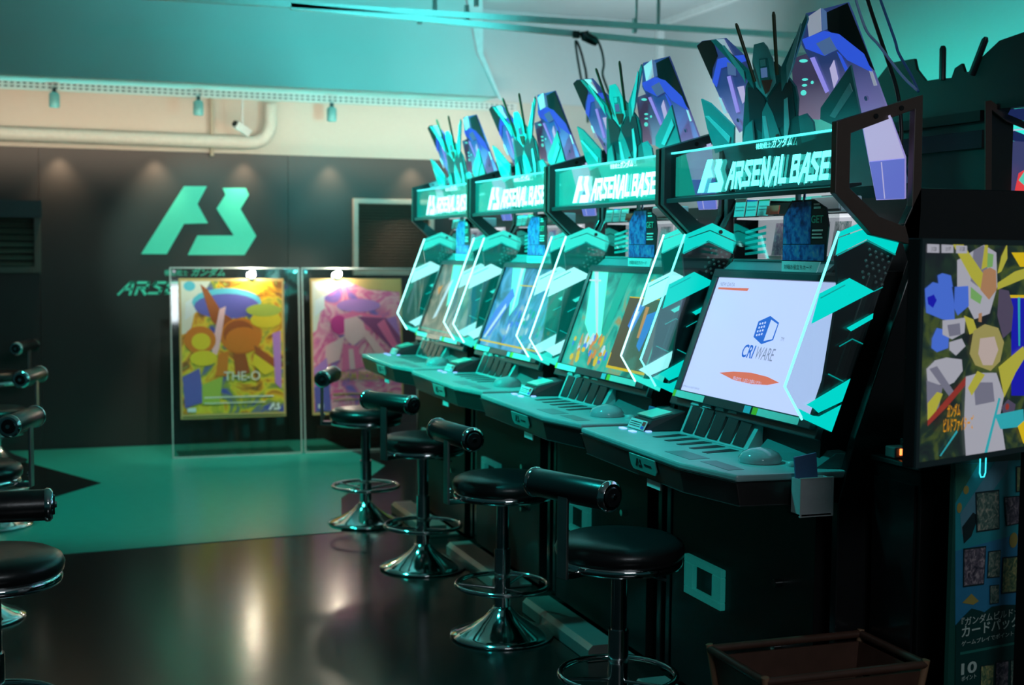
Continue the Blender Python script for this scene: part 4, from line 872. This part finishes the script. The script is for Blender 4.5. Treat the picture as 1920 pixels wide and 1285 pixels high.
itm = [(zm([(545,385),(640,385),(640,900),(545,900)]), m_db), (zm([(525,373),(640,373),(640,388),(525,388)]), m_ye), (zm([(545,150),(640,150),(640,225),(590,225)]), m_ye), (zm([(578,385),(590,385),(590,640),(582,640)]), m_c),
 (zm([(480,340),(530,350),(555,440),(545,560),(500,600),(470,480)]), m_pu),
 # pale angular plates
 (zm([(260,190),(300,170),(345,140),(400,110),(465,150),(470,330),(430,470),(350,500),(320,440),(260,330)]), m_w), (zm([(345,140),(400,112),(420,240),(370,330),(330,300)]), m_g), (zm([(410,150),(450,160),(445,225),(415,230)]), m_gr), (zm([(330,330),(390,380),(380,420),(330,390)]), m_gr),
 # yellow rays
 (zm([(232,100),(285,98),(395,260),(385,345),(330,280)]), m_y), (zm([(470,310),(560,250),(640,225),(640,275),(470,345)]), m_y), (zm([(470,260),(490,170),(520,105),(522,180),(490,250)]), m_y), (zm([(404,105),(420,105),(415,225),(385,240)]), m_y),
 (zm([(395,245),(430,228),(462,245),(465,345),(425,398),(380,345)]), m_bn), (zm([(370,470),(388,465),(386,515),(370,512)]), m_bn),
 # blue blocks
 (zm([(155,270),(180,258),(225,270),(235,330),(160,330)]), m_bl), (zm([(88,340),(130,305),(230,330),(240,400),(245,510),(180,500),(95,465)]), m_bl), (zm([(245,330),(315,325),(318,430),(260,480),(240,440)]), m_bl), (zm([(100,385),(135,370),(150,400),(130,440),(105,420)]), m_db), (zm([(125,600),(150,545),(215,560),(210,650),(150,672),(122,650)]), m_bl),
 (zm([(180,505),(240,500),(300,490),(295,570),(230,605),(180,580)]), m_w), (zm([(205,530),(270,520),(275,580),(215,590)]), m_g), (zm([(215,620),(280,600),(300,640),(250,690),(215,660)]), m_w),
 # grey rounded plates low left
 (zm([(95,760),(140,715),(200,700),(280,710),(285,770),(240,830),(200,850),(100,830)]), m_w), (zm([(110,760),(150,745),(240,880),(215,905)]), m_g), (zm([(95,820),(180,850),(160,960),(100,1030)]), m_g), (zm([(100,940),(150,880),(180,890),(125,1030),(100,1025)]), m_y), (zm([(290,480),(340,500),(360,560),(320,580)]), m_y), (zm([(240,870),(300,800),(320,820),(200,960),(100,1060),(100,1030)]), m_rd),
 # plain abstract panels in the middle and lower right
 (zm([(340,560),(400,525),(470,545),(500,620),(480,720),(430,770),(350,740),(320,680)]), m_ol), (zm([(375,600),(450,590),(470,660),(440,740),(390,740),(365,680)]), m_sk), (zm([(300,800),(370,780),(460,780),(500,900),(480,1000),(510,1200),(300,1215),(290,1050)]), m_w), (zm([(340,830),(440,830),(450,930),(350,950)]), m_g), (zm([(310,860),(360,770),(400,790),(330,900)]), m_y), (zm([(470,750),(600,640),(615,690),(560,780),(500,910)]), m_y),
 (zm([(485,960),(520,918),(560,945),(550,1000),(500,1005)]), m_pu), (ngon(*zm([(516,958)])[0], .008, .008, 10), m_rd), (zm([(450,1000),(600,970),(605,1060),(480,1075)]), m_c), (zm([(570,1060),(640,1000),(640,1130),(600,1150)]), m_ye), (zm([(470,910),(480,915),(410,1200),(395,1200)]), m_c), (zm([(160,1215),(250,1080),(255,1090),(168,1215)]), m_c),
 (zm([(95,105),(158,108),(158,152),(95,150)]), m_w), (zm([(170,108),(232,111),(232,152),(170,152)]), m_w), (zm([(246,112),(304,115),(304,154),(246,154)]), m_w)]
art('screen_graphics', fm, itm, scm, O, h0=.0018, dh=.0001, th=.0001)
for xx, body in ((103,'LV.200'),(178,'LV.197'),(252,'LV.200')):
    a, b = zm([(xx,142)])[0]; text('screen_text', body, fm, a, b, .019, .009, m_k, scm, O, h=.0125)
a, b = zm([(185,1015)])[0]; text('screen_text', 'ガンダム', fm, a, b, .05, .03, m_or, scm, O, h=.0125, bold=.02)
a, b = zm([(165,1095)])[0]; text('screen_text', 'ビルドファイターズ', fm, a, b, .115, .033, m_or, scm, O, h=.0127, bold=.02)
a, b = zm([(470,1060)])[0]; text('screen_text', 'トライ', fm, a, b, .07, .03, m_c, scm, O, h=.0129, bold=.02)
# monitor pole and base
MB().prism([fm.p(*q, -.034) for q in rect(.53, -CAM_H, .58, -.1)], fm.n*-.03).build('pole', M_black, mo, O)
q = fm.p(.555, 0, -.05); MB().lathe([(0,.002),(.10,.002),(.10,.012),(.03,.02),(0,.02)], (q.x, q.y, 0), 28).build('base', M_black, mo, O)
for o in mo.children:
    if o.name.split('.')[0] == 'pole':
        for v in o.data.vertices: v.co.z = max(v.co.z, .015)

# standee poster below and behind the monitor
fp_ = Frame(at(1790, 870, 1, 2.72), Vector((.98,.20,0)), (0,0,1))
O = Vector(fp_.p(.25, 0, 0)); O.z = 0
sd = thing('promo_standee', O, 'tall teal promo standee with card pictures below the portrait monitor', 'standee')
zt_ = 1.02 - fp_.o.z; zb_ = .012 - fp_.o.z
MB().prism([fp_.p(*q) for q in rect(0, zb_, .52, zt_)], fp_.n*-.012).build('board', pm('dark_green_board', (.01,.09,.07), .45), sd, O)
MB().prism([fp_.p(*q, .0) for q in rect(.04, zb_, .24, zb_+.05)], fp_.n*.10).build('foot', M_black, sd, O)
zp = lambda q: [fp_.px(1720+x/2.89, 840+y/2.89) for x, y in q]
p_t = pm('poster_teal', (.02,.34,.40), .4); p_t2 = pm('poster_blue_teal', (.03,.24,.44), .4); p_st = pm('poster_stripe', (.12,.32,.42), .4); p_g = pm('poster_grey_green', (.55,.68,.62), .4); p_k = pm('poster_dark', (.01,.03,.035), .4); p_o = pm('poster_ochre', (.42,.33,.08), .4); p_sil = pm('poster_silhouette', (.0,.05,.045), .5)
itp = [(zp([(205,90),(640,60),(640,860),(205,960)]), p_t), (zp([(205,560),(640,440),(640,860),(205,960)]), p_t2), (zp([(205,90),(330,85),(205,300)]), pm('poster_green', (.03,.18,.12), .4)), (zp([(230,360),(420,75),(490,70),(480,130),(240,470)]), p_st), (zp([(240,430),(300,350),(330,370),(290,480),(250,520)]), p_k), (ngon(*zp([(262,228)])[0], .010, .011, 12), p_o), (ngon(*zp([(225,325)])[0], .009, .013, 12), p_o), (ngon(*zp([(518,500)])[0], .016, .020, 14), p_o),
  (zp([(240,840),(290,790),(330,830),(300,850)]), p_o), (zp([(205,960),(240,920),(290,870),(330,880),(360,890),(400,860),(470,850),(540,850),(570,780),(640,760),(640,1300),(200,1300)]), p_sil),
  (zp([(228,1108),(640,1030),(640,1042),(228,1122)]), pm('poster_line', (.02,.20,.16), .4))]
art('print', fp_, itp, sd, O, h0=.0004, dh=.0002, th=.0002)
cardm = [swirl('mini_card_a', [(.3,(.02,.06,.05)),(.5,(.12,.22,.18)),(.7,(.5,.45,.35))], 60), swirl('mini_card_b', [(.3,(.03,.03,.05)),(.5,(.15,.12,.16)),(.7,(.5,.4,.42))], 60), swirl('mini_card_c', [(.3,(.02,.10,.06)),(.5,(.18,.26,.12)),(.7,(.6,.5,.2))], 60)]
cards = [([(310,240),(438,225),(440,440),(316,458)], 0), ([(465,265),(555,258),(552,410),(478,425)], 1), ([(530,100),(640,90),(640,230),(530,240)], 2), ([(245,545),(368,530),(356,740),(243,755)], 1), ([(380,560),(448,552),(440,700),(374,706)], 0), ([(458,592),(560,582),(552,780),(450,792)], 2), ([(388,745),(438,740),(436,840),(388,848)], 0), ([(338,1180),(412,1168),(405,1300),(335,1310)], 2), ([(420,1160),(490,1150),(485,1300),(418,1310)], 1), ([(500,1148),(560,1138),(560,1300),(498,1305)], 0)]
for poly, k in cards:
    art('card_picture', fp_, [(zp(poly), p_k), (zp([((x-sum(q[0] for q in poly)/4)*.92+sum(q[0] for q in poly)/4, (y-sum(q[1] for q in poly)/4)*.92+sum(q[1] for q in poly)/4) for x, y in poly]), cardm[k])], sd, O, h0=.003)
def ptext(body, x, y, wpx, h_, m=p_g, bold=.01):
    a, b = zp([(x, y)])[0]; a2, _ = zp([(x+wpx, y)])[0]; text('print', body, fp_, a, b, a2-a, h_, m, sd, O, h=.004, bold=bold)
ptext('『ガンダムビルドシリーズ』', 232, 968, 440, .022); ptext('カードパックGET!', 232, 1030, 420, .030, bold=.02); ptext('ゲームプレイでポイントを貯めて', 232, 1075, 380, .013)
ptext('10', 230, 1232, 84, .030, bold=.03); ptext('ポイント', 232, 1265, 80, .013)
p = at(1836, 872, 1, 2.45); q = fp_.px(1836, 880)
MB().tube([fp_.p(q[0]-.012, q[1]+.03, .012), fp_.p(q[0]-.012, q[1]-.008, .012), fp_.p(q[0]-.007, q[1]-.018, .012), fp_.p(q[0]+.004, q[1]-.018, .012), fp_.p(q[0]+.009, q[1]-.008, .012), fp_.p(q[0]+.009, q[1]+.03, .012)], .002, 6).build('lit_hook', glow('cyan_hook', (.05,.8,.9), 1.2), sd, O)

# luggage basket
O = Vector((1.87, 2.945, 0)); X0,X1,Y0,Y1,ZT,ZB = 1.64,2.10,2.79,3.075,.453,.13
bk = thing('luggage_basket', O, 'brown wooden luggage basket on the floor by the nearest cabinet', 'basket')
M_wood = pm('dark_brown_wood', (.085,.038,.026), .42, bump=.2, scale=20, var=.35)
ins = .05
def ring(z, i): return [(X0+i,Y0+i*.7,z),(X1-i,Y0+i*.7,z),(X1-i,Y1-i*.7,z),(X0+i,Y1-i*.7,z)]
for k in range(4):
    a, b = ring(ZT-.012, 0)[k], ring(ZT-.012, 0)[(k+1) % 4]
    MB().tube([a, b], .011, 8).build('rim_bar', M_wood, bk, O)
    for lv in range(4):
        zt = ZT-.03-lv*.085; zb = zt-.072
        i1 = ins*(ZT-zt)/(ZT-ZB); i2 = ins*(ZT-zb)/(ZT-ZB)
        A = ring(zt, i1); Bq = ring(zb, i2); c = Vector(((X0+X1)/2,(Y0+Y1)/2,zt))
        nrm = (c - (Vector(A[k])+Vector(A[(k+1) % 4]))/2); nrm.z = 0; nrm = nrm.normalized()*.007
        MB().prism([A[k], A[(k+1) % 4], Bq[(k+1) % 4], Bq[k]], nrm).build('slat', M_wood, bk, O)
for k in range(4):
    a = ring(ZT, -.002)[k]; b = ring(.008, ins+.012)[k]; MB().tube([a, b], .010, 8).build('leg', pm('pale_corner_wood', (.30,.16,.09), .4), bk, O)
MB().box((X0+ins,Y0+ins*.7,ZB-.012),(X1-ins,Y1-ins*.7,ZB)).build('bottom_board', M_wood, bk, O)

# cables
def cable(name, pts, r, mat, label, loc=None):
    single(MB().tube(pts, r, 8), name, mat, pts[-1], label, 'cable')
M_cb = pm('black_cable', (.012,.012,.013), .4); M_cbl = pm('blue_cable', (.06,.16,.40), .4); M_cwh = pm('pale_blue_cable', (.35,.50,.80), .4)
def pc_(L, X): return smooth([at(x, y, 0, X) for x, y in L])
def up_(L, X):
    p = pc_(L, X); q = p[0]; return [Vector((q.x, q.y+.02, CZ-.001))] + p
cable('data_cable', up_([(1596,-30),(1622,52),(1648,85),(1690,140),(1718,168)], 2.30), .004, M_cwh, 'pale blue cable falling past the right wing to the bracket')
cable('data_cable', up_([(1640,-30),(1676,70),(1685,100),(1708,140),(1722,172)], 2.32), .004, M_cbl, 'darker blue cable beside the pale one above the bracket')
cable('power_cable', up_([(1610,-60),(1630,10),(1660,100),(1682,170),(1690,240),(1688,300)], 2.40), .006, M_cb, 'black cable dropping behind the right wing of the nearest topper')
cable('data_cable', pc_([(1716,250),(1708,290),(1700,340),(1712,310)], 2.50), .004, M_cbl, 'short blue cable loop hanging behind the open bracket')
a = at(1103, 66, 1, 7.95)
sl_ = thing('rail_plug', (a.x, a.y, a.z-.03), 'black plug hanging from the steel ceiling rail', 'plug')
MB().tube([(-.03,0,.05),(-.02,0,.02),(.03,0,0),(.06,0,-.02)], [.03,.034,.03,.018], 14).build('plug_body', M_blackgl, sl_)
def py_(L, Y): return smooth([at(x, y, 1, Y) for x, y in L])
cable('power_cable', py_([(1106,68),(1118,72),(1128,95),(1132,120),(1130,140),(1140,170),(1150,200),(1152,260)], 7.95), .008, M_cb, 'black cable curling down from the plug on the ceiling rail')
cable('power_cable', py_([(1090,150),(1083,110),(1079,78),(1085,85),(1094,115),(1100,150),(1102,230)], 7.97), .008, M_cb, 'black cable looped over the ceiling rail behind the second topper')
a = at(1080, 66, 1, 7.97); single(MB().box((a.x-.02,7.96,a.z-.02),(a.x+.02,7.98,a.z+.025)), 'cable_clip', M_blackgl, (a.x,7.97,a.z), 'small black clip under the steel ceiling rail', 'clip')
